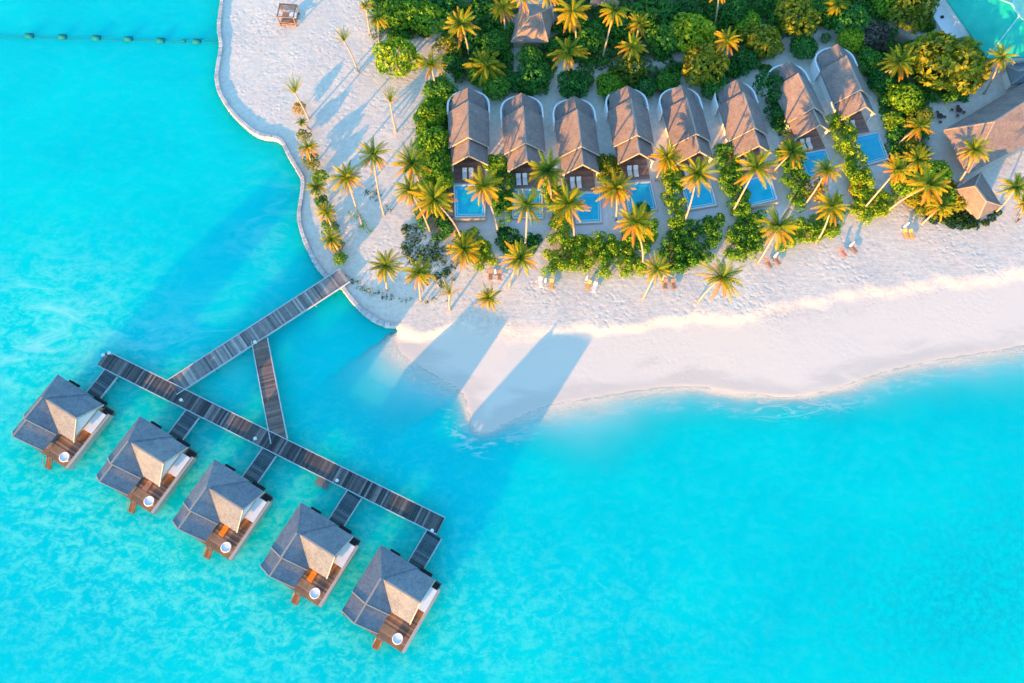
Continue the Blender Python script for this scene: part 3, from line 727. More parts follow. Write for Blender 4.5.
# ------------------------------------------------------------------ other buildings
def roof_faces(c, ridge, ze_list=None):
    """hip roof: c = 4 eave corners (world), ridge = 2 points"""
    a, b, d, e = c; r0, r1 = ridge
    return [[a, b, r1, r0], [b, d, r1], [d, e, r0, r1], [e, a, r0]]
def hip_building(name, eaves, ridge, zb, mat, wallmat, label, cat, inset=.85, th=.3, capmat='ridge', caps=True):
    c = sum(eaves, Vector())/len(eaves); c.z = zb
    r = empty(name, c, 0, label, cat)
    L_ = lambda p: (p[0]-c.x, p[1]-c.y, p[2]-c.z)
    fc = [[L_(p) for p in f] for f in roof_faces(eaves, ridge)]
    for f in fc:
        n_ = Vector((0, 0, 0))
        a_, b_, d_ = (Vector(x) for x in f[:3])
        if (b_-a_).cross(d_-a_).z < 0: f.reverse()
    MB().slab(fc, th).build('roof', mat, r)
    poly = [((p.x-c.x)*inset, (p.y-c.y)*inset) for p in eaves]
    area = sum(poly[i][0]*poly[(i+1) % 4][1]-poly[(i+1) % 4][0]*poly[i][1] for i in range(4))
    if area < 0: poly.reverse()
    MB().prism(poly, -.3, eaves[0].z-zb-th-.02).build('wall', wallmat, r)
    if caps:
        cp = MB(); cp.beam(L_(ridge[0]+Vector((0, 0, .05))), L_(ridge[1]+Vector((0, 0, .05))), .35, .2)
        for k_, e_ in ((0, 0), (1, 1), (1, 2), (0, 3)): cp.beam(L_(eaves[e_]+Vector((0, 0, .05))), L_(ridge[k_]+Vector((0, 0, .05))), .22, .12)
        cp.build('ridge_cap', capmat, r)
    return r
# big restaurant roof at the right edge
e = [at(944, 130, 4), at(968, 174, 4), at(1080, 115, 4), at(1052, 66, 4)]
rg = [at(994, 122, 8.5), at(1050, 86, 8.5)]
rr = hip_building('restaurant', [e[1], e[2], e[3], e[0]], [rg[0], rg[1]], GZ0, 'thatch_beach', 'tan', 'large brown thatched restaurant at the right edge above the beach', 'restaurant', .8)
hip_building('beach_pavilion', [at(954, 190, 3.4), at(978, 219, 3.4), at(1002, 206, 3.4), at(981, 172, 3.4)], [at(975, 186, 6.4), at(986, 201, 6.4)], GZ0, 'thatch_beach', 'tan', 'small brown hip-roofed thatched pavilion on the beach below the restaurant', 'pavilion', .55)
# teal metal roof
k = N('teal_metal_roof'); f = k.noise(.4, 5, .6, k.pos()); w = k.n('ShaderNodeTexWave', bands_direction='DIAGONAL'); w.inputs['Scale'].default_value = 1.2; k.l(k.pos(), w.inputs[0])
k.base(k.mix(k.ramp(f, [(.3, (.0, .42, .32)), (.7, (.03, .52, .40))]), k.ramp(w.outputs[0], [(.1, (.9, .9, .9)), (.4, (1, 1, 1))]), 1, 'MULTIPLY')); k.rough(.35, .4); M['teal'] = k.m
M['teal_cap'] = plain('teal_ridge', (.34, .62, .58), .4, .1)
tb = hip_building('teal_roofed_house', [at(928, -28, 5), at(987, 58, 5), at(1062, 56, 5), at(1046, -62, 5)], [at(1012, 4, 9.2), at(1019, 16, 9.2)], GZ0, 'teal', 'white', 'white house with a teal green metal roof in the top right corner', 'house', .95, capmat='teal_cap')
# white parapet along its left side
a, b = at(940, -4, 3.2), at(967, 36, 3.2); c0 = (a+b)/2; c0.z = GZ0
mb = MB(); mb.beam((a.x-c0.x-2.2, a.y-c0.y-.6, 1.2), (b.x-c0.x-2.2, b.y-c0.y-.6, 1.2), 4.2, 2.4)
r = empty('lean_to', c0, 0, 'flat white lean-to roof along the left wall of the teal-roofed house', 'lean-to')
mb.build('wall', 'white', r)
mb = MB(); mb.beam((a.x-c0.x-.1, a.y-c0.y, 2.55), (b.x-c0.x-.1, b.y-c0.y, 2.55), .5, .3); mb.build('parapet', 'white', r)
mb = MB(); p = (a+b)/2; mb.box((-3.0, -.8, 2.4), (-2.4, -.3, 2.75)); mb.build('vent', 'black', r)
# small pavilion by the right edge
hip_building('garden_shelter', [at(1006, 66, 3.4), at(1012, 84, 3.4), at(1044, 80, 3.4), at(1038, 60, 3.4)], [at(1018, 71, 5), at(1030, 70, 5)], GZ0, 'slate' if 'slate' in M else M.setdefault('slate', plain('slate_roof', (.16, .20, .24), .7, .15)), 'white', 'small grey roofed garden shelter at the right edge above the restaurant', 'shelter', .8)
# huts behind the row
hip_building('thatched_hut', [at(511, 42, 3.6), at(548, 42, 3.6), at(556, 4, 3.6), at(520, 4, 3.6)], [at(530, 17, 8), at(541, 13, 8)], GZ0, 'thatch_beach', 'tan', 'brown thatched hut among the palms behind the second beach villa', 'hut', .8)
hip_building('thatched_hut', [at(590, 4, 3.6), at(618, 4, 3.6), at(616, -30, 3.6), at(592, -30, 3.6)], [at(600, -14, 7), at(606, -14, 7)], GZ0, 'thatch_beach', 'tan', 'brown thatched hut cut by the top edge of the picture', 'hut', .8)
# loose garden table sets in the shaded yard
for x, y, l in ((957, 112, 'dark garden table with chairs on the sand behind the restaurant'), (938, 118, 'dark low garden bench set near the trees behind the restaurant')):
    p = gat(x, y); r = empty('garden_table', p, random.uniform(0, 1.5), l, 'garden table')
    MB().cyl((0, 0, .7), .7, .06, 16).build('table_top', 'darkwood', r); MB().cyl((0, 0, 0), .08, .7, 8).build('leg', 'darkwood', r)
    for a in range(4):
        t = a*math.pi/2; cxx, cyy = 1.25*math.cos(t), 1.25*math.sin(t)
        s_ = MB().box((cxx-.25, cyy-.25, .38), (cxx+.25, cyy+.25, .45)).build('stool_seat', 'darkwood', r)
        for e1 in (-.2, .2):
            for e2 in (-.2, .2): MB().box((cxx+e1-.03, cyy+e2-.03, 0), (cxx+e1+.03, cyy+e2+.03, .38)).build('leg', 'darkwood', s_)

# wooden beach pavilion frame, top left
p = gat(290, 20); r = empty('beach_cabana', p, R_(-4), 'square timber cabana with slatted top and white seat, alone on the open sand', 'cabana')
for a in (-1.75, 1.75):
    for b in (-1.75, 1.75): MB().box((a-.12, b-.12, 0), (a+.12, b+.12, 2.5)).build('post', 'wood' if False else 'post', r)
mb = MB()
for s_ in (-1.75, 1.75): mb.box((-1.95, s_-.1, 2.5), (1.95, s_+.1, 2.68)); mb.box((s_-.1, -1.64, 2.5), (s_+.1, 1.64, 2.66))
mb.build('beam', 'post', r)
mb = MB()
for i in range(8): mb.box((-1.85, .05+i*.22, 2.69), (1.85, .05+i*.22+.10, 2.76))
mb.build('slat_roof', 'post', r)
MB().box((-1.7, -1.7, .28), (1.7, 1.7, .40)).build('platform', 'brownframe', r)
MB().box((-.1, .15, .41), (1.5, 1.55, .75)).build('daybed_mattress', 'fabric', r, False, .06)
MB().box((-1.5, -1.5, .41), (.9, -.6, .62)).build('bench', 'brownframe', r)
mb = MB(); mb.beam((-1.7, -1.72, .4), (1.7, -1.72, 1.0), .1, .1); mb.beam((-1.7, -1.72, 1.0), (1.7, -1.72, 1.0), .1, .1); mb.build('rail', 'post', r)

# ------------------------------------------------------------------ beach loungers
def umb(px, py, label):
    p = gat(px, py); r = empty('closed_parasol', p, 0, label, 'parasol', 'closed white parasols on the beach')
    MB().cyl((0, 0, 0), .04, 2.75, 8).build('pole', 'post', r)
    MB().tube([(0, 0, .9), (0, 0, 1.2), (0, 0, 2.3), (0, 0, 2.7)], [.24, .22, .13, .04], 10).build('folded_canopy', 'fabric', r, True)
    MB().cyl((0, 0, 0), .3, .1, 14).build('foot', 'rail', r)
G_ = 'loungers out on the open beach'
def bl_(px, py, deg, frame, cush, label):
    p = gat(px, py); lounger(p, R_(deg), label, frame, cush, G_)
bl_(490.5, 276, 2, 'brownframe', 'brownframe', 'brown lounger beneath the yellow palm, left of two, above the small green palm')
bl_(499.5, 276, -2, 'brownframe', 'orange' if False else 'brownframe', 'brown lounger beneath the yellow palm, right of two, above the small green palm')
umb(495.5, 275, 'closed parasol between the two brown loungers above the small green palm')
bl_(551.5, 285, -3, 'brownframe', 'yellow', 'single tan lounger beside a closed parasol below the bushes of the third pool')
bl_(540.5, 283, 4, 'white', 'fabric', 'single white lounger beside a closed parasol below the bushes of the third pool')
umb(545, 284, 'closed parasol between the white lounger and the tan lounger')
bl_(588, 286, -22, 'brownframe', 'yellow', 'tan lounger with yellow cushion set askew between white things at the sandy path')
bl_(594.5, 288, -14, 'white', 'fabric', 'white lounger right of the tilted yellow-cushioned lounger')
umb(586, 281.5, 'closed parasol behind the yellow-cushioned lounger at the sandy path')
bl_(665, 285, -8, 'brownframe', 'brownframe', 'brown lounger right of the beach palm at centre, left one of its pair')
bl_(673, 285, 8, 'brownframe', 'brownframe', 'brown lounger right of the beach palm at centre, right one of its pair')
umb(661, 281.5, 'closed parasol beside the brown pair of loungers near the middle beach palm')
bl_(768, 264, 24, 'post', 'brownframe', 'greyish brown lounger below the sixth pool, left one of its pair')
bl_(776, 261, 28, 'post', 'brownframe', 'greyish brown lounger below the sixth pool, right one of its pair')
umb(773, 258.5, 'closed parasol between the greyish brown loungers below the sixth pool')
bl_(842, 253, 30, 'redframe', 'redframe', 'faded red lounger on the beach in front of the rightmost villas')
bl_(852.5, 249, 26, 'post', 'brownframe', 'grey brown lounger right of the faded red lounger')
umb(848, 248, 'closed parasol between the faded red and the grey brown lounger')
bl_(905, 235, 12, 'brownframe', 'yellow', 'tan lounger with yellow head end, left one of the pair farthest right')
bl_(910.5, 235, 12, 'brownframe', 'yellow', 'tan lounger with yellow head end, right one of the pair farthest right')
umb(902, 229, 'closed parasol above the rightmost pair of tan loungers')

# ------------------------------------------------------------------ person walking on the beach
p = gat(1015, 222)
SK = {'pel': (0, 0, .95, .13), 'wst': (0, 0, 1.08, .12), 'chs': (0, .02, 1.30, .15), 'nck': (0, .03, 1.47, .065), 'hd0': (0, .04, 1.55, .085), 'hd1': (0, .04, 1.68, .095), 'hd2': (0, .035, 1.75, .06),
      'shl': (-.18, .02, 1.38, .065), 'ell': (-.24, -.06, 1.12, .045), 'wrl': (-.23, .05, .90, .032), 'hnl': (-.23, .10, .82, .035), 'shr': (.18, .02, 1.38, .065), 'elr': (.24, .04, 1.11, .045), 'wrr': (.23, .20, .92, .032), 'hnr': (.23, .26, .85, .035),
      'hpl': (-.10, 0, .90, .10), 'knl': (-.10, .18, .50, .065), 'anl': (-.10, .16, .09, .042), 'tol': (-.10, .32, .04, .035), 'hpr': (.10, 0, .90, .10), 'knr': (.10, -.06, .48, .065), 'anr': (.10, -.28, .11, .042), 'tor': (.10, -.17, .04, .035)}
ED = [('pel', 'wst'), ('wst', 'chs'), ('chs', 'nck'), ('nck', 'hd0'), ('hd0', 'hd1'), ('hd1', 'hd2'), ('chs', 'shl'), ('shl', 'ell'), ('ell', 'wrl'), ('wrl', 'hnl'), ('chs', 'shr'), ('shr', 'elr'), ('elr', 'wrr'), ('wrr', 'hnr'), ('pel', 'hpl'), ('hpl', 'knl'), ('knl', 'anl'), ('anl', 'tol'), ('pel', 'hpr'), ('hpr', 'knr'), ('knr', 'anr'), ('anr', 'tor')]
for s_, w in (('l', -.23), ('r', .23)):
    hx, hy, hz, _ = SK['hn'+s_]
    for j, (dx, ln) in enumerate(((-.028, .07), (-.009, .085), (.010, .08), (.028, .06))):
        SK[f'f{s_}{j}a'] = (hx+dx, hy+.03, hz-.05, .010); SK[f'f{s_}{j}b'] = (hx+dx*1.2, hy+.035, hz-.05-ln, .008); ED += [('hn'+s_, f'f{s_}{j}a'), (f'f{s_}{j}a', f'f{s_}{j}b')]
    SK[f't{s_}'] = (hx+(.05 if s_ == 'l' else -.05), hy+.05, hz-.04, .011); ED.append(('hn'+s_, f't{s_}'))
def skinned(name, keys, mat, parent, infl=0.0, root=None, sub=2):
    ks = [k_ for k_ in SK if k_ in keys]; me = bpy.data.meshes.new(name)
    me.from_pydata([SK[k_][:3] for k_ in ks], [(ks.index(a), ks.index(b)) for a, b in ED if a in keys and b in keys], [])
    me.materials.append(M[mat]); o = bpy.data.objects.new(name, me); COL.objects.link(o); o.parent = parent
    mo = o.modifiers.new('skin', 'SKIN'); mo.use_smooth_shade = True
    sv = me.skin_vertices[0].data if me.skin_vertices else None
    if sv is None:
        me.attributes; bm_ = __import__('bmesh').new(); bm_.from_mesh(me); bm_.verts.layers.skin.verify(); bm_.to_mesh(me); bm_.free(); sv = me.skin_vertices[0].data
    for i, k_ in enumerate(ks): sv[i].radius = (SK[k_][3]+infl,)*2; sv[i].use_root = (k_ == root)
    o.modifiers.new('sub', 'SUBSURF').levels = sub; o.modifiers['sub'].render_levels = sub
    return o
pr = empty('person', p, R_(150), 'person in dark clothes walking on the sand near the right edge', 'person')
skinned('body', set(SK), 'skin', pr, 0, 'pel')
skinned('shirt', {'pel', 'wst', 'chs', 'shl', 'ell', 'shr', 'elr'}, 'cloth', pr, .022, 'wst')
skinned('trousers', {'pel', 'hpl', 'knl', 'anl', 'hpr', 'knr', 'anr'}, 'cloth', pr, .02, 'pel')
me_ = MB(); n = 12
vs = []; fs = []
for a in range(5):
    th_ = a/4*1.75
    for b in range(n): t = 2*math.pi*b/n; vs.append((.112*math.sin(th_)*math.cos(t), .035+.125*math.sin(th_)*math.sin(t)-.012, 1.665+.125*math.cos(th_)))
for a in range(4):
    for b in range(n): fs.append((a*n+b, (a+1)*n+b, (a+1)*n+(b+1) % n, a*n+(b+1) % n))
me_.add(vs, fs).build('hair', 'hair', pr, True)

# ------------------------------------------------------------------ float line in the lagoon
fa, fb = at(-30, 37, .05), at(219, 43, .05); c0 = fa.copy()
r = empty('float_line', c0, 0, 'dark float line stretched across the lagoon from the sea wall to the left edge', 'float line')
pts = []
for i in range(41): q = fa.lerp(fb, i/40)-c0; pts.append((q.x, q.y+.15*math.sin(i*.7), 0.02))
MB().tube(pts, .06, 6).build('rope', 'rope', r)
MB().tube([(x, y+.75+.2*math.sin(x*.3), z) for x, y, z in pts], .045, 6).build('rope', 'rope', r)
for x, y in ((30, 37), (63, 38), (97, 39), (129, 40), (161, 41.5), (184, 42), (197, 42.5)):
    q = at(x, y, .05)-c0; s_ = .35 if x == 184 else .75
    MB().tube([(q.x-s_*1.1, q.y+.2, .1), (q.x-s_, q.y+.2, .1), (q.x+s_, q.y+.2, .1), (q.x+s_*1.1, q.y+.2, .1)], [.2, s_*.8, s_*.8, .2], 12).build('float', 'rope', r, True)

# timber boundary fence left of the first villa
pts = [at(451, 165, 1.6), at(452, 205, 1.6), at(457, 250, 1.6)]; c0 = pts[0].copy(); c0.z = GZ0
r = empty('boundary_fence', c0, 0, 'thin brown timber fence running seaward left of the first pool', 'fence')
for a, b in zip(pts[:-1], pts[1:]):
    mb = MB(); n_ = int((b-a).length/.25)
    for i in range(n_):
        q = a.lerp(b, i/n_)-c0; q2 = a.lerp(b, (i+.85)/n_)-c0; mb.beam((q.x, q.y, .65), (q2.x, q2.y, .65), .07, 1.3+random.uniform(-.1, .1))
    mb.build('fence_panel', 'wood', r)
for q in pts+[pts[0].lerp(pts[1], .5), pts[1].lerp(pts[2], .5)]:
    q = q-c0; MB().cyl((q.x, q.y, -.1), .1, 1.7, 8).build('post', 'wood', r)

# ------------------------------------------------------------------ foliage
def leaf_mesh(name, cen, nor, size, mat, attr=None, elong=1.35):
    """one diamond leaf clump per point, tilted round the given normals"""
    n = len(cen); t = rng.normal(size=(n, 3)); nor = nor/np.linalg.norm(nor, axis=1, keepdims=True)
    t -= nor*(t*nor).sum(1, keepdims=True); t /= np.linalg.norm(t, axis=1, keepdims=True); b = np.cross(nor, t)
    s = size[:, None]
    v = np.stack([cen-t*s*elong*.5, cen+b*s*.42+nor*s*.12, cen+t*s*elong*.5-nor*s*.15, cen-b*s*.42+nor*s*.12], 1).reshape(-1, 3)
    me = bpy.data.meshes.new(name); me.vertices.add(4*n); me.vertices.foreach_set('co', v.astype(np.float32).ravel())
    me.loops.add(4*n); me.loops.foreach_set('vertex_index', np.arange(4*n, dtype=np.int32))
    me.polygons.add(n); me.polygons.foreach_set('loop_start', np.arange(0, 4*n, 4, dtype=np.int32)); me.update(calc_edges=True)
    me.materials.append(mat); return me
def sphere_pts(n):
    v = rng.normal(size=(n, 3)); return v/np.linalg.norm(v, axis=1, keepdims=True)
def lobes_points(lobes, dens, jitter=.6):
    """lobes: rows x, y, z, r, rz"""
    C_ = []; Nn = []
    for (x, y, z, r, rz) in lobes:
        n = max(10, int(dens*4*math.pi*r*r*.75)); d = sphere_pts(n); d = d[d[:, 2] > -.55]
        rad = (1-.28*rng.random(len(d))**1.6)[:, None]
        C_.append(np.array([x, y, z])+d*np.array([r, r, rz])*rad); Nn.append(d+jitter*rng.normal(size=d.shape))
    C_ = np.concatenate(C_); Nn = np.concatenate(Nn)
    keep = np.ones(len(C_), bool)
    for (x, y, z, r, rz) in lobes:
        q = ((C_[:, 0]-x)/r)**2+((C_[:, 1]-y)/r)**2+((C_[:, 2]-z)/rz)**2; keep &= q > .42
    return C_[keep], Nn[keep]
def crown_lobes(style):
    out = []
    if style == 'round': out.append((0, 0, .52, .78, .60)); k_ = 13
    elif style == 'loose': k_ = 12
    else: k_ = 15; out.append((0, 0, .42, .62, .45))
    for i in range(k_):
        a = i*2.399+random.uniform(-.4, .4); h = random.random(); rr = random.uniform(.42, .72) if i % 3 else random.uniform(.05, .4)
        if style == 'loose': rr *= 1.1
        r = random.uniform(.24, .40); out.append((rr*math.cos(a), rr*math.sin(a), .35+.50*(1-rr)*random.uniform(.7, 1.2)+.1*random.random(), r, r*random.uniform(.75, 1.0)))
    return out
CROWN = {}
for st in ('round', 'wide', 'loose'):
    for i in range(4):
        lob = crown_lobes(st); c, nn = lobes_points(lob, 130 if st != 'loose' else 95)
        for mt in ('leaf', 'leaf_dark', 'leaf_gold', 'leaf_grey', 'leaf_orange'):
            CROWN[st, i, mt] = None
        CROWN[st, i] = (c, nn)
def crown_mesh(st, i, mt):
    if CROWN.get((st, i, mt)) is None:
        c, nn = CROWN[st, i]; CROWN[st, i, mt] = leaf_mesh('crown', c, nn, rng.uniform(.09, .16, len(c)), M[mt])
    return CROWN[st, i, mt]
TREE_N = 0
def tree(px, py, rpx, label, mt='leaf', st='round', name='broadleaf_tree', cat='tree', hh=None, group='trees and bushes behind the villas'):
    global TREE_N; TREE_N += 1
    h = hh or max(1.6, rpx/4.6*1.05); Rm = rpx/4.6
    p = at(px, py, GZ0+h*.55); p.z = GZ0
    r = empty(name, p, random.uniform(0, 6.28), label, cat, group)
    me = crown_mesh(st, TREE_N % 4, mt)
    o = bpy.data.objects.new('crown', me); COL.objects.link(o); o.parent = r
    o.location = (0, 0, h*.05); o.scale = (Rm*1.2, Rm*1.2*random.uniform(.92, 1.08), h*1.05)
    t = MB(); t.tube([(0, 0, -.1), (.05*Rm, 0, h*.3), (0, .04*Rm, h*.62)], [.07*Rm, .05*Rm, .025*Rm], 7)
    for k_ in range(3):
        a = k_*2.1+random.random(); t.tube([(.03*Rm, 0, h*.28), (.3*Rm*math.cos(a), .3*Rm*math.sin(a), h*.5), (.55*Rm*math.cos(a), .55*Rm*math.sin(a), h*.6)], [.035*Rm, .025*Rm, .01*Rm], 5)
    t.build('trunk', 'soil_dark', r)
    return r
TR = [
 (397, 58, 22, 'rounded bright green bush alone on the sand left of the forest edge', 'leaf', 'round', 'bush'),
 (404, 14, 20, 'bright green tree at the top forest edge, just right of the golden drooping palm', 'leaf', 'wide'), (428, 20, 18, 'green tree at the top edge above the round bush', 'leaf', 'round'), (446, 8, 16, 'dark green tree at the top edge left of the large pale palm', 'leaf_dark', 'wide'),
 (446, 48, 13, 'yellow-green shrub beside the small sand clearing near the round bush', 'leaf_gold', 'loose', 'bush'), (452, 64, 11, 'dark green bush at the lower corner of the sand clearing', 'leaf_dark', 'round', 'bush'),
 (441, 92, 15, 'dark bush behind the first beach villa\'s upper left corner', 'leaf_dark', 'round', 'bush'), (428, 117, 14, 'green bush bulging from the hedge toward the open sand', 'leaf', 'wide', 'bush'), (434, 142, 16, 'mid green bush against the first beach villa\'s left wall', 'leaf', 'round', 'bush'), (437, 168, 14, 'green bush beside the timber fence top end', 'leaf', 'round', 'bush'),
 (473, 40, 13, 'dark green tree between the pale palm and the upright palm with the orange fronds', 'leaf_dark', 'wide'), (494, 46, 14, 'dark round tree left of the thatched hut', 'leaf_dark', 'round'), (478, 78, 11, 'dark bush above the first beach villa roof', 'leaf_dark', 'wide', 'bush'), (497, 88, 14, 'dark bush between the rears of the first and second beach villas', 'leaf_dark', 'round', 'bush'),
 (512, 82, 11, 'green bush behind the second beach villa, left of the sandy gap', 'leaf_dark', 'wide', 'bush'), (531, 58, 13, 'dark shrub in front of the thatched hut', 'leaf_dark', 'round', 'bush'), (535, 78, 17, 'large dark green tree between the hut and the second beach villa', 'leaf_dark', 'wide'),
 (556, 46, 10, 'dark green tree beside the hut\'s lower right corner', 'leaf_dark', 'round'), (573, 86, 16, 'rounded dark green bush behind the third beach villa', 'leaf_dark', 'round', 'bush'), (590, 40, 15, 'dark tree between two tall palms, above the back path', 'leaf_dark', 'wide'), (596, 46, 9, 'small yellow-leaved bush above the back path', 'leaf_gold', 'loose', 'bush'),
 (575, 22, 14, 'dark tree behind the bright palm beside the hut', 'leaf_dark', 'wide'), (586, 72, 8, 'bluish green small bush by the back path', 'leaf_dark', 'loose', 'bush'),
 (610, 88, 14, 'dense green bush behind the fourth beach villa\'s left wall', 'leaf', 'round', 'bush'), (632, 70, 17, 'tree with yellowish crown top behind the fourth beach villa', 'leaf_gold', 'wide'), (645, 88, 12, 'dark bush right behind the fourth villa', 'leaf_dark', 'round', 'bush'),
 (668, 84, 13, 'dark bush behind the fifth beach villa', 'leaf_dark', 'wide', 'bush'), (703, 66, 23, 'large rounded tree with yellow-tipped crown behind the fifth and sixth villas', 'leaf_gold', 'round'), (715, 88, 15, 'dark green bush behind the sixth beach villa', 'leaf_dark', 'round', 'bush'),
 (655, 12, 20, 'dark green tree at the top edge above the back path bend', 'leaf_dark', 'wide'), (690, 34, 22, 'broad green tree above the middle of the back path', 'leaf', 'round'), (664, 38, 17, 'dark green tree left of the broad tree above the back path', 'leaf_dark', 'round'), (684, 12, 15, 'dark tree at the top edge beside the blue sand gap', 'leaf_dark', 'wide'),
 (620, 30, 12, 'dark green tree behind the palm with the long bent trunk', 'leaf_dark', 'wide'), (735, 14, 17, 'dark tree at the top edge right of the single palm stem', 'leaf_dark', 'wide'), (748, 26, 15, 'green tree left of the yellow-crowned tree at the top', 'leaf', 'round'), (762, 42, 19, 'rounded olive green tree above the seventh villa', 'leaf_gold', 'round'),
 (795, 18, 22, 'tall yellow-crowned tree near the top edge above the eighth villa', 'leaf_gold', 'wide'), (742, 62, 14, 'dark green bush between the golden palm and the seventh villa', 'leaf_dark', 'wide', 'bush'), (772, 88, 17, 'feathery blue-green tree squeezed between the sixth and seventh villas', 'leaf_dark', 'loose'), (777, 118, 13, 'feathery dark bush beside the sixth villa\'s right eave', 'leaf_dark', 'loose', 'bush'),
 (803, 48, 14, 'dark round bush behind the seventh villa rear wall', 'leaf_dark', 'round', 'bush'), (820, 12, 14, 'dark tree at the top edge left of the short palm', 'leaf_dark', 'round'), (850, 22, 18, 'dark green tree behind the eighth villa', 'leaf_dark', 'round'), (852, 40, 14, 'green bush directly behind the eighth villa roof peak', 'leaf', 'round', 'bush'), (873, 38, 16, 'greyish brown leaved tree behind the eighth villa', 'leaf_grey', 'round'),
 (868, 62, 13, 'dark green bush under the greyish brown tree', 'leaf_dark', 'round', 'bush'), (908, 10, 24, 'yellow-topped broad tree at the top edge left of the teal roof', 'leaf_gold', 'wide'), (884, 6, 14, 'green tree at the top edge beside the yellow-topped broad tree', 'leaf', 'wide'), (945, 66, 34, 'very large yellow-green tree below the teal roof', 'leaf_gold', 'wide'), (924, 54, 17, 'dark green tree on the left flank of the very large tree', 'leaf', 'round'), (974, 60, 16, 'green tree on the right flank of the very large tree', 'leaf', 'wide'),
 (880, 82, 13, 'dark bush beside the right wall of the eighth villa', 'leaf_dark', 'round', 'bush'), (905, 100, 17, 'green tree below the broad pale palm right of the eighth villa', 'leaf', 'round'), (918, 116, 13, 'yellowish bush above the curved tan wall', 'leaf_gold', 'wide', 'bush'), (893, 122, 10, 'green bush between the eighth villa deck and the yellow palms', 'leaf', 'wide', 'bush'),
 (933, 176, 16, 'green tree beside the restaurant\'s left corner', 'leaf', 'round'), (905, 186, 14, 'dark green bush below the big yellow palm at right', 'leaf', 'round', 'bush'), (928, 204, 14, 'yellow-green bush left of the beach pavilion', 'leaf_gold', 'wide', 'bush'), (948, 198, 11, 'green bush touching the beach pavilion roof', 'leaf', 'wide', 'bush'), (912, 150, 11, 'green bush right of the rightmost pool', 'leaf_gold', 'round', 'bush'),
 (497, 164, 11, 'light green bush beside the second beach villa\'s deck', 'leaf', 'wide', 'bush'), (605, 166, 12, 'yellowish bush between the third and fourth villa decks', 'leaf_gold', 'wide', 'bush'), (857, 188, 8, 'golden bush at the end of the hedge beside the rightmost pool', 'leaf_orange', 'loose', 'bush'), (814, 190, 13, 'golden yellow shrub below the seventh pool', 'leaf_orange', 'loose', 'bush'), (299, 108, 6, 'reddish gold low shrub under the tallest windblown palm of the sea wall row', 'leaf_orange', 'loose', 'bush'), (304, 136, 6, 'yellow shrub in the sea wall row, above the fourth palm', 'leaf_gold', 'loose', 'bush'), (312, 162, 8, 'yellow shrub at the bend of the sea wall', 'leaf_gold', 'loose', 'bush'),
 (320, 176, 7, 'green shrub in the sea wall row beside the orange-edged palm', 'leaf', 'wide', 'bush'), (322, 202, 7, 'dark green shrub in the sea wall row, left of the short leaning stem', 'leaf_dark', 'wide', 'bush'), (329, 227, 7, 'green shrub between the last two palms of the sea wall row', 'leaf', 'loose', 'bush'), (336, 246, 7, 'orange-tinted shrub just above the jetty landing', 'leaf_orange', 'loose', 'bush'), (341, 259, 6, 'small green shrub closest to the jetty landing', 'leaf', 'wide', 'bush'),
 (641, 212, 9, 'dark round bush at the lower edge of the fourth pool', 'leaf_dark', 'round', 'bush'),
]
for t in TR:
    px, py, rr, lab, mt, st = t[:6]; bush = len(t) > 6
    tree(px, py, rr, lab, mt, st, 'bush' if bush else 'broadleaf_tree', 'bush' if bush else 'tree')

def bed(name, px, label, cat, mat, hmin, hmax, rmin=.7, rmax=1.3, dens=11, cover=1.5, leaf=(.26, .42), zref=1.2, kind=None, group=None, cull=None):
    polys = px if isinstance(px[0][0], (tuple, list)) else [px]
    C_ = []; Nn = []; first = None
    for pl in polys:
        wp = world_poly(pl, zref); xs_ = [p.x for p in wp]; ys_ = [p.y for p in wp]
        area = abs(sum(wp[i].x*wp[(i+1) % len(wp)].y-wp[(i+1) % len(wp)].x*wp[i].y for i in range(len(wp))))/2
        n = int(area*cover/(math.pi*((rmin+rmax)/2)**2))+2; got = 0; tries = 0; lob = []
        if first is None: first = Vector((sum(xs_)/len(xs_), sum(ys_)/len(ys_), GZ0))
        while got < n and tries < n*30:
            tries += 1; x = random.uniform(min(xs_), max(xs_)); y = random.uniform(min(ys_), max(ys_))
            if not inpoly(np.array([x]), np.array([y]), wp)[0]: continue
            r = random.uniform(rmin, rmax); h = random.uniform(hmin, hmax); lob.append((x, y, GZ0+h-r*.6, r, r*.75)); got += 1
        for (x, y, z, r, rz) in lob:
            m = max(6, int(dens*r*r*2.6)); d = sphere_pts(m*2); d = d[d[:, 2] > -.35][:m]
            q = np.array([x, y, z])+d*np.array([r, r, rz])*(1-.3*rng.random(len(d)))[:, None]; q[:, 2] = np.maximum(q[:, 2], GZ0+.1)
            C_.append(q); Nn.append(d+.55*rng.normal(size=d.shape))
    C_ = np.concatenate(C_)-np.array(first); Nn = np.concatenate(Nn)
    me = leaf_mesh(name, C_, Nn, rng.uniform(leaf[0], leaf[1], len(C_)), M[mat]); o = bpy.data.objects.new(name, me); COL.objects.link(o); o.location = first
    tag(o, label, cat, group, kind); return o
HG = 'hedges and planted beds around the villas'
bed('undergrowth', [[(int(a), int(b)) for a, b in p] for p in UNDER], 'dark green undergrowth filling the ground between the trees', 'undergrowth', 'leaf_dark', .4, 2.2, .8, 1.6, 16, 2.3, (.32, .58), 1.5, 'stuff')
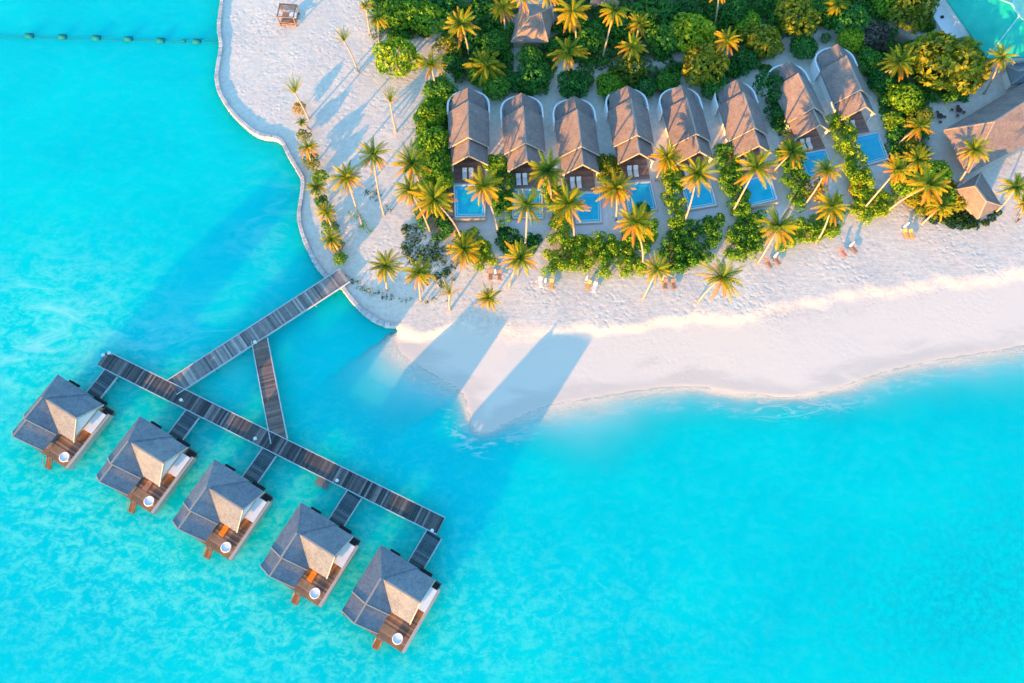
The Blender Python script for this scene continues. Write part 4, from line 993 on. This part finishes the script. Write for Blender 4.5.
BEDS = [
 ('hedge', [(430, 90), (446, 84), (448, 160), (449, 200), (436, 206), (424, 180), (420, 130)], 'tall green hedge along the left side of the first beach villa', 'leaf', 1.6, 3.4),
 ('shrub_bed', [(456, 236), (478, 232), (486, 244), (500, 264), (478, 268), (462, 254)], 'green shrub bed on the beach side of the first pool', 'leaf', .8, 1.8),
 ('hedge', [(490, 166), (506, 164), (510, 185), (508, 222), (500, 226), (493, 200)], 'green hedge between the first and second pools', 'leaf', 1.4, 2.6),
 ('shrub_bed', [(498, 228), (512, 232), (540, 236), (536, 252), (520, 256), (500, 250)], 'small dark shrub bed below the second pool', 'leaf_dark', .6, 1.5),
 ('hedge', [(544, 178), (562, 186), (565, 220), (570, 244), (556, 240), (548, 212)], 'yellow-green hedge between the second and third pools', 'leaf', 1.4, 2.8),
 ('shrub_bed', [(549, 236), (570, 242), (602, 236), (598, 256), (585, 272), (546, 274), (544, 258)], 'broad bushy bed on the beach side of the third pool', 'leaf', 1.0, 2.4),
 ('hedge', [(598, 160), (616, 164), (622, 190), (616, 206), (608, 200), (602, 180)], 'short yellowish hedge between the third and fourth villas', 'leaf_gold', 1.4, 2.6),
 ('shrub_bed', [(606, 240), (630, 228), (656, 222), (650, 250), (646, 274), (596, 276), (600, 258)], 'broad bright green bed on the beach side of the fourth pool', 'leaf', 1.0, 2.6),
 ('hedge', [(660, 164), (676, 168), (682, 200), (682, 226), (672, 226), (666, 200)], 'yellow-green hedge between the fourth and fifth pools', 'leaf', 1.4, 2.6),
 ('shrub_bed', [(672, 232), (690, 222), (720, 220), (716, 244), (706, 262), (668, 272), (656, 268), (660, 250)], 'broad mixed green bed on the beach side of the fifth pool', 'leaf', 1.0, 2.4),
 ('hedge', [(716, 150), (730, 148), (740, 180), (746, 214), (734, 216), (722, 184)], 'bright green hedge between the fifth and sixth pools', 'leaf', 1.6, 3.0),
 ('shrub_bed', [(732, 222), (748, 214), (762, 214), (764, 240), (756, 256), (726, 260), (728, 240)], 'dark green bed left of the palm below the sixth pool', 'leaf', .9, 2.2),
 ('hedge', [(776, 146), (794, 146), (800, 170), (806, 206), (794, 212), (784, 184)], 'dense green hedge between the sixth and seventh pools', 'leaf', 1.8, 3.2),
 ('shrub_bed', [(786, 226), (812, 220), (836, 200), (842, 212), (838, 234), (790, 248), (776, 248)], 'green bed on the beach side of the seventh pool', 'leaf', .8, 2.0),
 ('hedge', [(830, 124), (846, 116), (852, 140), (864, 178), (868, 196), (854, 198), (842, 168)], 'tall bright green hedge between the seventh and eighth pools', 'leaf', 1.8, 3.2),
 ('shrub_bed', [(852, 196), (872, 190), (892, 198), (893, 206), (880, 216), (856, 226), (850, 212)], 'dark green bed on the beach side of the rightmost pool', 'leaf', .8, 2.2),
 ('hedge', [(896, 160), (918, 160), (950, 190), (960, 206), (930, 218), (908, 206), (896, 184)], 'thick yellow-green planting left of the beach pavilion', 'leaf_gold', 1.6, 3.2),
 ('shrub_bed', [(924, 214), (950, 208), (964, 212), (980, 222), (1000, 210), (998, 218), (975, 228), (940, 224)], 'low pale green border curving below the beach pavilion', 'creeper', .2, .6),
 ('shrub_bed', [(405, 222), (428, 226), (446, 242), (458, 262), (452, 288), (428, 284), (410, 272), (402, 256)], None, 'creeper', .1, .5),
]
for nm, px, lab, mt, h0, h1 in BEDS:
    mx_, my_ = sum(q[0] for q in px)/len(px), sum(q[1] for q in px)/len(px); gx_, gy_ = ((1.16, 1.04) if nm == 'hedge' else (1.0, 1.02)) if lab else (1, 1)
    px = [(mx_+(q[0]-mx_)*gx_, my_+(q[1]-my_)*gy_) for q in px]
    if lab is None: bed('ground_cover', px, 'sparse creeping plants over the sand below the left palms', 'ground cover', mt, h0, h1, .35, .8, 20, 1.3, (.22, .36), .9, 'stuff'); continue
    bed(nm, px, lab, 'hedge' if nm == 'hedge' else 'shrub bed', mt, h0, h1, .6, 1.15, 30, 3.2, (.26, .44), .8+h0*.5, None, HG)
bed('ground_cover', [(340, 275), (346, 284), (372, 296), (400, 301), (440, 303), (450, 307), (446, 300), (404, 296), (376, 290), (352, 278)], 'narrow creeping strip of plants along the curve by the jetty', 'ground cover', 'creeper', .15, .6, .3, .6, 12, .9, (.2, .34), .9, 'stuff')
bed('ground_cover', [(350, 216), (356, 222), (366, 234), (372, 232), (362, 218), (354, 202), (350, 206)], 'low green plant strip at the foot of the leaning left palm', 'ground cover', 'leaf', .2, .7, .4, .7, 12, 1.2, (.22, .36), .9, 'stuff')
bed('ground_cover', [(362, 178), (376, 184), (390, 200), (392, 214), (384, 210), (366, 196)], 'scattered creepers between two palms on the left sand', 'ground cover', 'creeper', .1, .4, .3, .55, 10, .4, (.2, .32), .9, 'stuff')
bed('ground_cover', [(378, 30), (392, 42), (390, 48), (372, 44), (366, 34)], 'straw yellow plants below the golden drooping palm', 'ground cover', 'leaf_gold', .3, 1.0, .4, .8, 10, .9, (.25, .4), .9, 'stuff')
bed('ground_cover', [(326, 196), (334, 212), (340, 232), (345, 258), (338, 262), (330, 240), (322, 214)], 'narrow strip of low plants between the wall palms', 'ground cover', 'creeper', .2, .8, .4, .7, 12, .9, (.22, .36), .9, 'stuff')

# palms ------------------------------------------------------------
def palm_crown(kind, seed):
    rnd = random.Random(seed); V = []; Fc = []; age = []
    nf = {'full': 34, 'droop': 30, 'sparse': 24, 'tuft': 18}[kind]
    for i in range(nf):
        t = (i+.5)/nf; az = i*2.39996+rnd.uniform(-.3, .3)
        if kind == 'tuft': el = R_(88-38*t+rnd.uniform(-10, 10)); droop = R_(15+30*t); L = rnd.uniform(1.2, 1.7)
        elif kind == 'droop': el = R_(62-85*t+rnd.uniform(-8, 8)); droop = R_(85-20*t); L = rnd.uniform(.85, 1.05)
        else: el = R_(72-80*t+rnd.uniform(-14, 14)); droop = R_(78-22*t+rnd.uniform(-12, 12)); L = rnd.uniform(.78, 1.15)
        ag = min(1, max(0, t**1.1*.85+rnd.uniform(-.2, .2)+.12)); n = 11; pts = []; p = Vector((0, 0, 0)); tw = rnd.uniform(-.5, .5)
        for s in range(n+1):
            pts.append(p.copy()); e = el-droop*(s/n)**1.4; a2 = az+tw*(s/n)**2*.5
            p = p+Vector((math.cos(a2)*math.cos(e), math.sin(a2)*math.cos(e), math.sin(e)))*(L/n)
        for s in range(n):
            d = (pts[s+1]-pts[s]).normalized(); side = d.cross(Vector((0, 0, 1)))
            if side.length < .05: side = Vector((math.sin(az), -math.cos(az), 0))
            side.normalize(); up = side.cross(d)
            w_ = .012*(1-s/n)+.004; o = len(V)
            V += [pts[s]-side*w_, pts[s]+side*w_, pts[s+1]+side*w_, pts[s+1]-side*w_]; Fc.append((o, o+1, o+2, o+3)); age += [ag]*4
            if s == 0: continue
            for sub in (0, .5):
                b = pts[s].lerp(pts[s+1], sub); q = (s+sub)/n; ll = .155*math.sin(math.pi*min(1, .16+.80*q))**.7*rnd.uniform(.85, 1.1)
                for sg in (-1, 1):
                    dd = (side*sg*.82+d*.55-up*(.25+.25*q)-Vector((0, 0, .15+.1*rnd.random()))).normalized(); w2 = .017
                    o = len(V); m = b+dd*ll*.55; tip = b+dd*ll-Vector((0, 0, .05*ll/.145))
                    V += [b-d*w2*.6, b+d*w2*.6, m+d*w2, tip, m-d*w2]; Fc.append((o, o+1, o+2, o+3, o+4)); g_ = min(1, max(0, ag+rnd.uniform(-.06, .06)+.10*q)); age += [g_]*5
    me = bpy.data.meshes.new('crown'); me.from_pydata([tuple(v) for v in V], [], Fc); me.update()
    a = me.attributes.new('age', 'FLOAT', 'POINT'); a.data.foreach_set('value', np.array(age, np.float32)); me.materials.append(M['frond']); return me
PC = {k_: [palm_crown(k_, 11*i+len(k_)) for i in range(5)] for k_ in ('full', 'droop', 'sparse', 'tuft')}
nut = MB()
for a in range(6):
    t = a*1.05; nut.tube([(.05*math.cos(t), .05*math.sin(t), -.07), (.06*math.cos(t), .06*math.sin(t), -.035), (.05*math.cos(t), .05*math.sin(t), 0)], [.012, .034, .012], 6)
nut_me = nut.build('coconuts', plain('coconut', (.20, .13, .04), .7, .2), None, True); NUT = nut_me.data; bpy.data.objects.remove(nut_me)
PN = 0
def palm(cpx, cpy, rpx, label, base=None, kind='full', hue=0, h=None):
    global PN; PN += 1; R = rpx/4.5
    if base:
        b = gat(*base); best = None
        for hh in np.arange(2.0, 12.6, .25):
            q = at(cpx, cpy, b.z+hh); off = math.hypot(q.x-b.x, q.y-b.y)/hh+.012*abs(hh-8)
            if best is None or off < best[0]: best = (off, hh, q)
        hh, top = best[1], best[2]
    else:
        hh = h or 7.0; top = at(cpx, cpy, GZ0+hh); a = random.uniform(0, 6.28); l = random.uniform(.3, 1.2); b = Vector((top.x+l*math.cos(a), top.y+l*math.sin(a), 0)); b.z = gz(b.x, b.y)
    r = empty('coconut_palm', b, 0, label, 'palm', 'coconut palms around the villas')
    d = top-b; bend = Vector((-d.x, -d.y, 0))*.28+Vector((random.uniform(-.2, .2), random.uniform(-.2, .2), 0)); pts = []
    for i in range(9):
        t = i/8; pts.append(Vector((d.x*t, d.y*t, (d.z+.15)*t-.15))+bend*math.sin(math.pi*t)*.6)
    MB().tube(pts, [.27, .20, .18, .175, .17, .165, .16, .155, .15], 8).build('trunk', 'trunk', r, True)
    o = bpy.data.objects.new('crown', PC[kind][PN % 5]); COL.objects.link(o); o.parent = r; o.location = d; o.rotation_euler = (random.uniform(-.25, .25), random.uniform(-.25, .25), random.uniform(0, 6.28)); s = R*random.uniform(.98, 1.16); o.scale = (s, s, s)
    if kind != 'tuft':
        c = bpy.data.objects.new('coconuts', NUT); COL.objects.link(c); c.parent = r; c.location = d; c.scale = (s*.9,)*3
    return r
PALMS = [
 (344, 41, 9, 'small windblown palm alone on the left sand, upper one', (358, 72), 'tuft'),
 (295, 93, 10, 'tall thin windblown palm at the top of the sea wall row', (309, 119), 'tuft'),
 (390, 102, 9, 'windblown palm with short ragged fronds near the hedge', (396, 132), 'tuft'),
 (378, 18, 11, 'golden drooping palm at the left edge of the forest', None, 'droop'), (366, 6, 9, 'small green palm at the top edge left of the forest', None, 'sparse'),
 (461, 25, 18, 'large pale palm at the top, left of the palm with orange fronds', (469, 57), 'full'), (431, 65, 16, 'palm with yellow drooping frond beside the round bush', (436, 92), 'sparse'),
 (486, 66, 19, 'short wide-spreading palm just above the first beach villa', (488, 79), 'sparse'), (503, 7, 16, 'palm with hanging orange fronds left of the thatched hut', None, 'droop'),
 (524, -4, 14, 'palm at the top edge with its stem crossing the hut roof', (533, 38), 'full'), (549, -6, 14, 'palm at the top edge with its stem right of the hut', (553, 28), 'droop'),
 (572, 12, 18, 'yellow palm with orange lower fronds at the top right of the hut', (576, 47), 'droop'), (568, 53, 19, 'bright yellow star-shaped palm on the back path behind the third villa', (567, 77), 'sparse'),
 (614, 11, 16, 'palm with a long leaning trunk above the back path', (602, 60), 'droop'), (632, 47, 14, 'greyish yellow palm above the fourth villa roof', None, 'sparse'), (639, 25, 13, 'palm directly above the greyish yellow palm', None, 'full'),
 (727, 41, 15, 'golden yellow palm between the two round trees', None, 'full'), (719, -8, 13, 'palm at the top edge with a bare stem showing below', (714, 27), 'full'), (837, 4, 14, 'short palm at the top edge above the eighth villa', (838, 20), 'droop'),
 (899, 63, 18, 'broad pale palm right of the eighth villa', None, 'full'), (1001, 57, 15, 'yellow palm in front of the teal roof', (984, 94), 'droop'),
 (302, 122, 6, 'tiny yellow palm second in the sea wall row', (310, 130), 'droop', 3), (308, 148, 11, 'yellow palm third in the sea wall row', (313, 166), 'droop', 3), (316, 187, 11, 'yellow palm with orange edge fourth in the sea wall row', (319, 200), 'droop', 3), (326, 212, 10, 'small palm fifth in the sea wall row, with a short leaning stem', (333, 229), 'droop'), (331, 239, 10, 'palm nearest the jetty at the bottom of the sea wall row', (339, 253), 'droop'),
 (347, 178, 16, 'green palm leaning over the sand with its stem ending in a plant strip', (362, 226), 'full'), (373, 155, 16, 'star-shaped green palm with long bare stem on the left sand', (384, 215), 'sparse'),
 (412, 164, 19, 'big green palm left of the hedge, highest of the left cluster', (424, 196), 'full'), (410, 190, 15, 'palm with yellow hanging fronds at the left of the cluster', (430, 231), 'droop'), (434, 200, 18, 'bright yellow palm leaning left over the timber fence', (462, 239), 'full'),
 (483, 187, 18, 'palm spreading over the first pool', (498, 232), 'full'), (546, 171, 19, 'big palm between the second and third villa decks', (552, 204), 'full'), (527, 206, 17, 'yellow palm spreading over the second pool', (525, 246), 'sparse'),
 (464, 250, 16, 'yellow palm with swept fronds on the shrub bed below the first pool', (466, 264), 'full'), (520, 259, 17, 'low yellow palm at the foot of the second plot with its trunk on the beach', (509, 287), 'full'),
 (386, 266, 14, 'green palm near the jetty on the curved beach', (387, 290), 'full'), (419, 274, 14, 'orange-stemmed yellow palm right of the green palm near the jetty', (421, 301), 'full'), (450, 294, 9, 'half dead brown palm on the sand by the creeper bed', (450, 310), 'tuft'), (489, 298, 13, 'small dark green palm alone on the beach below two brown loungers', (488, 306), 'sparse'),
 (568, 204, 17, 'green palm at the left edge of the third pool', (574, 241), 'full'), (616, 189, 19, 'bright yellow palm between the third and fourth pools', (616, 220), 'full'), (635, 223, 20, 'bright yellow palm below the fourth pool', (642, 268), 'full'),
 (657, 269, 13, 'thin palm at the beach edge with its stem on the sand, at centre', (643, 299), 'sparse'), (697, 174, 19, 'yellow palm leaning over the fifth pool', (683, 225), 'full'), (667, 158, 15, 'yellow palm beside the front of the fifth villa', None, 'full'),
 (756, 168, 20, 'big yellow palm leaning over the sixth pool', (731, 215), 'sparse'), (778, 228, 19, 'golden palm leaning over the beach edge below the sixth pool', (758, 263), 'full'), (722, 278, 18, 'yellow palm standing out on the open beach at centre', (698, 302), 'sparse'),
 (827, 170, 15, 'palm leaning over the seventh pool', (803, 207), 'droop'), (792, 152, 15, 'golden palm between the sixth and seventh decks', None, 'full'), (831, 207, 16, 'yellow palm below the seventh pool with a long leaning trunk', (816, 243), 'full'),
 (897, 170, 14, 'palm with long pale trunk leaning right of the rightmost pool', (861, 212), 'full'), (928, 186, 17, 'yellow palm with a long trunk lying low over the beach path', (884, 214), 'full'), (917, 160, 15, 'large yellow palm right of the rightmost pool', None, 'full'), (919, 128, 14, 'bright palm above the thick planting left of the restaurant', None, 'full'),
 (974, 150, 14, 'yellow palm leaning across the restaurant roof', (953, 189), 'full'), (1016, 187, 14, 'palm at the right edge beside the beach pavilion', (996, 212), 'full'), (1024, 204, 11, 'palm cut by the right edge just above the walking person', (1018, 216), 'full'), (940, 206, 14, 'yellow palm over the planting at the left of the beach pavilion', None, 'full'),
]
for q in PALMS: palm(q[0], q[1], q[2], q[3], q[4], q[5], h=q[6] if len(q) > 6 else None)

S.cycles.max_bounces = 8; S.cycles.transparent_max_bounces = 8; S.cycles.use_denoising = True
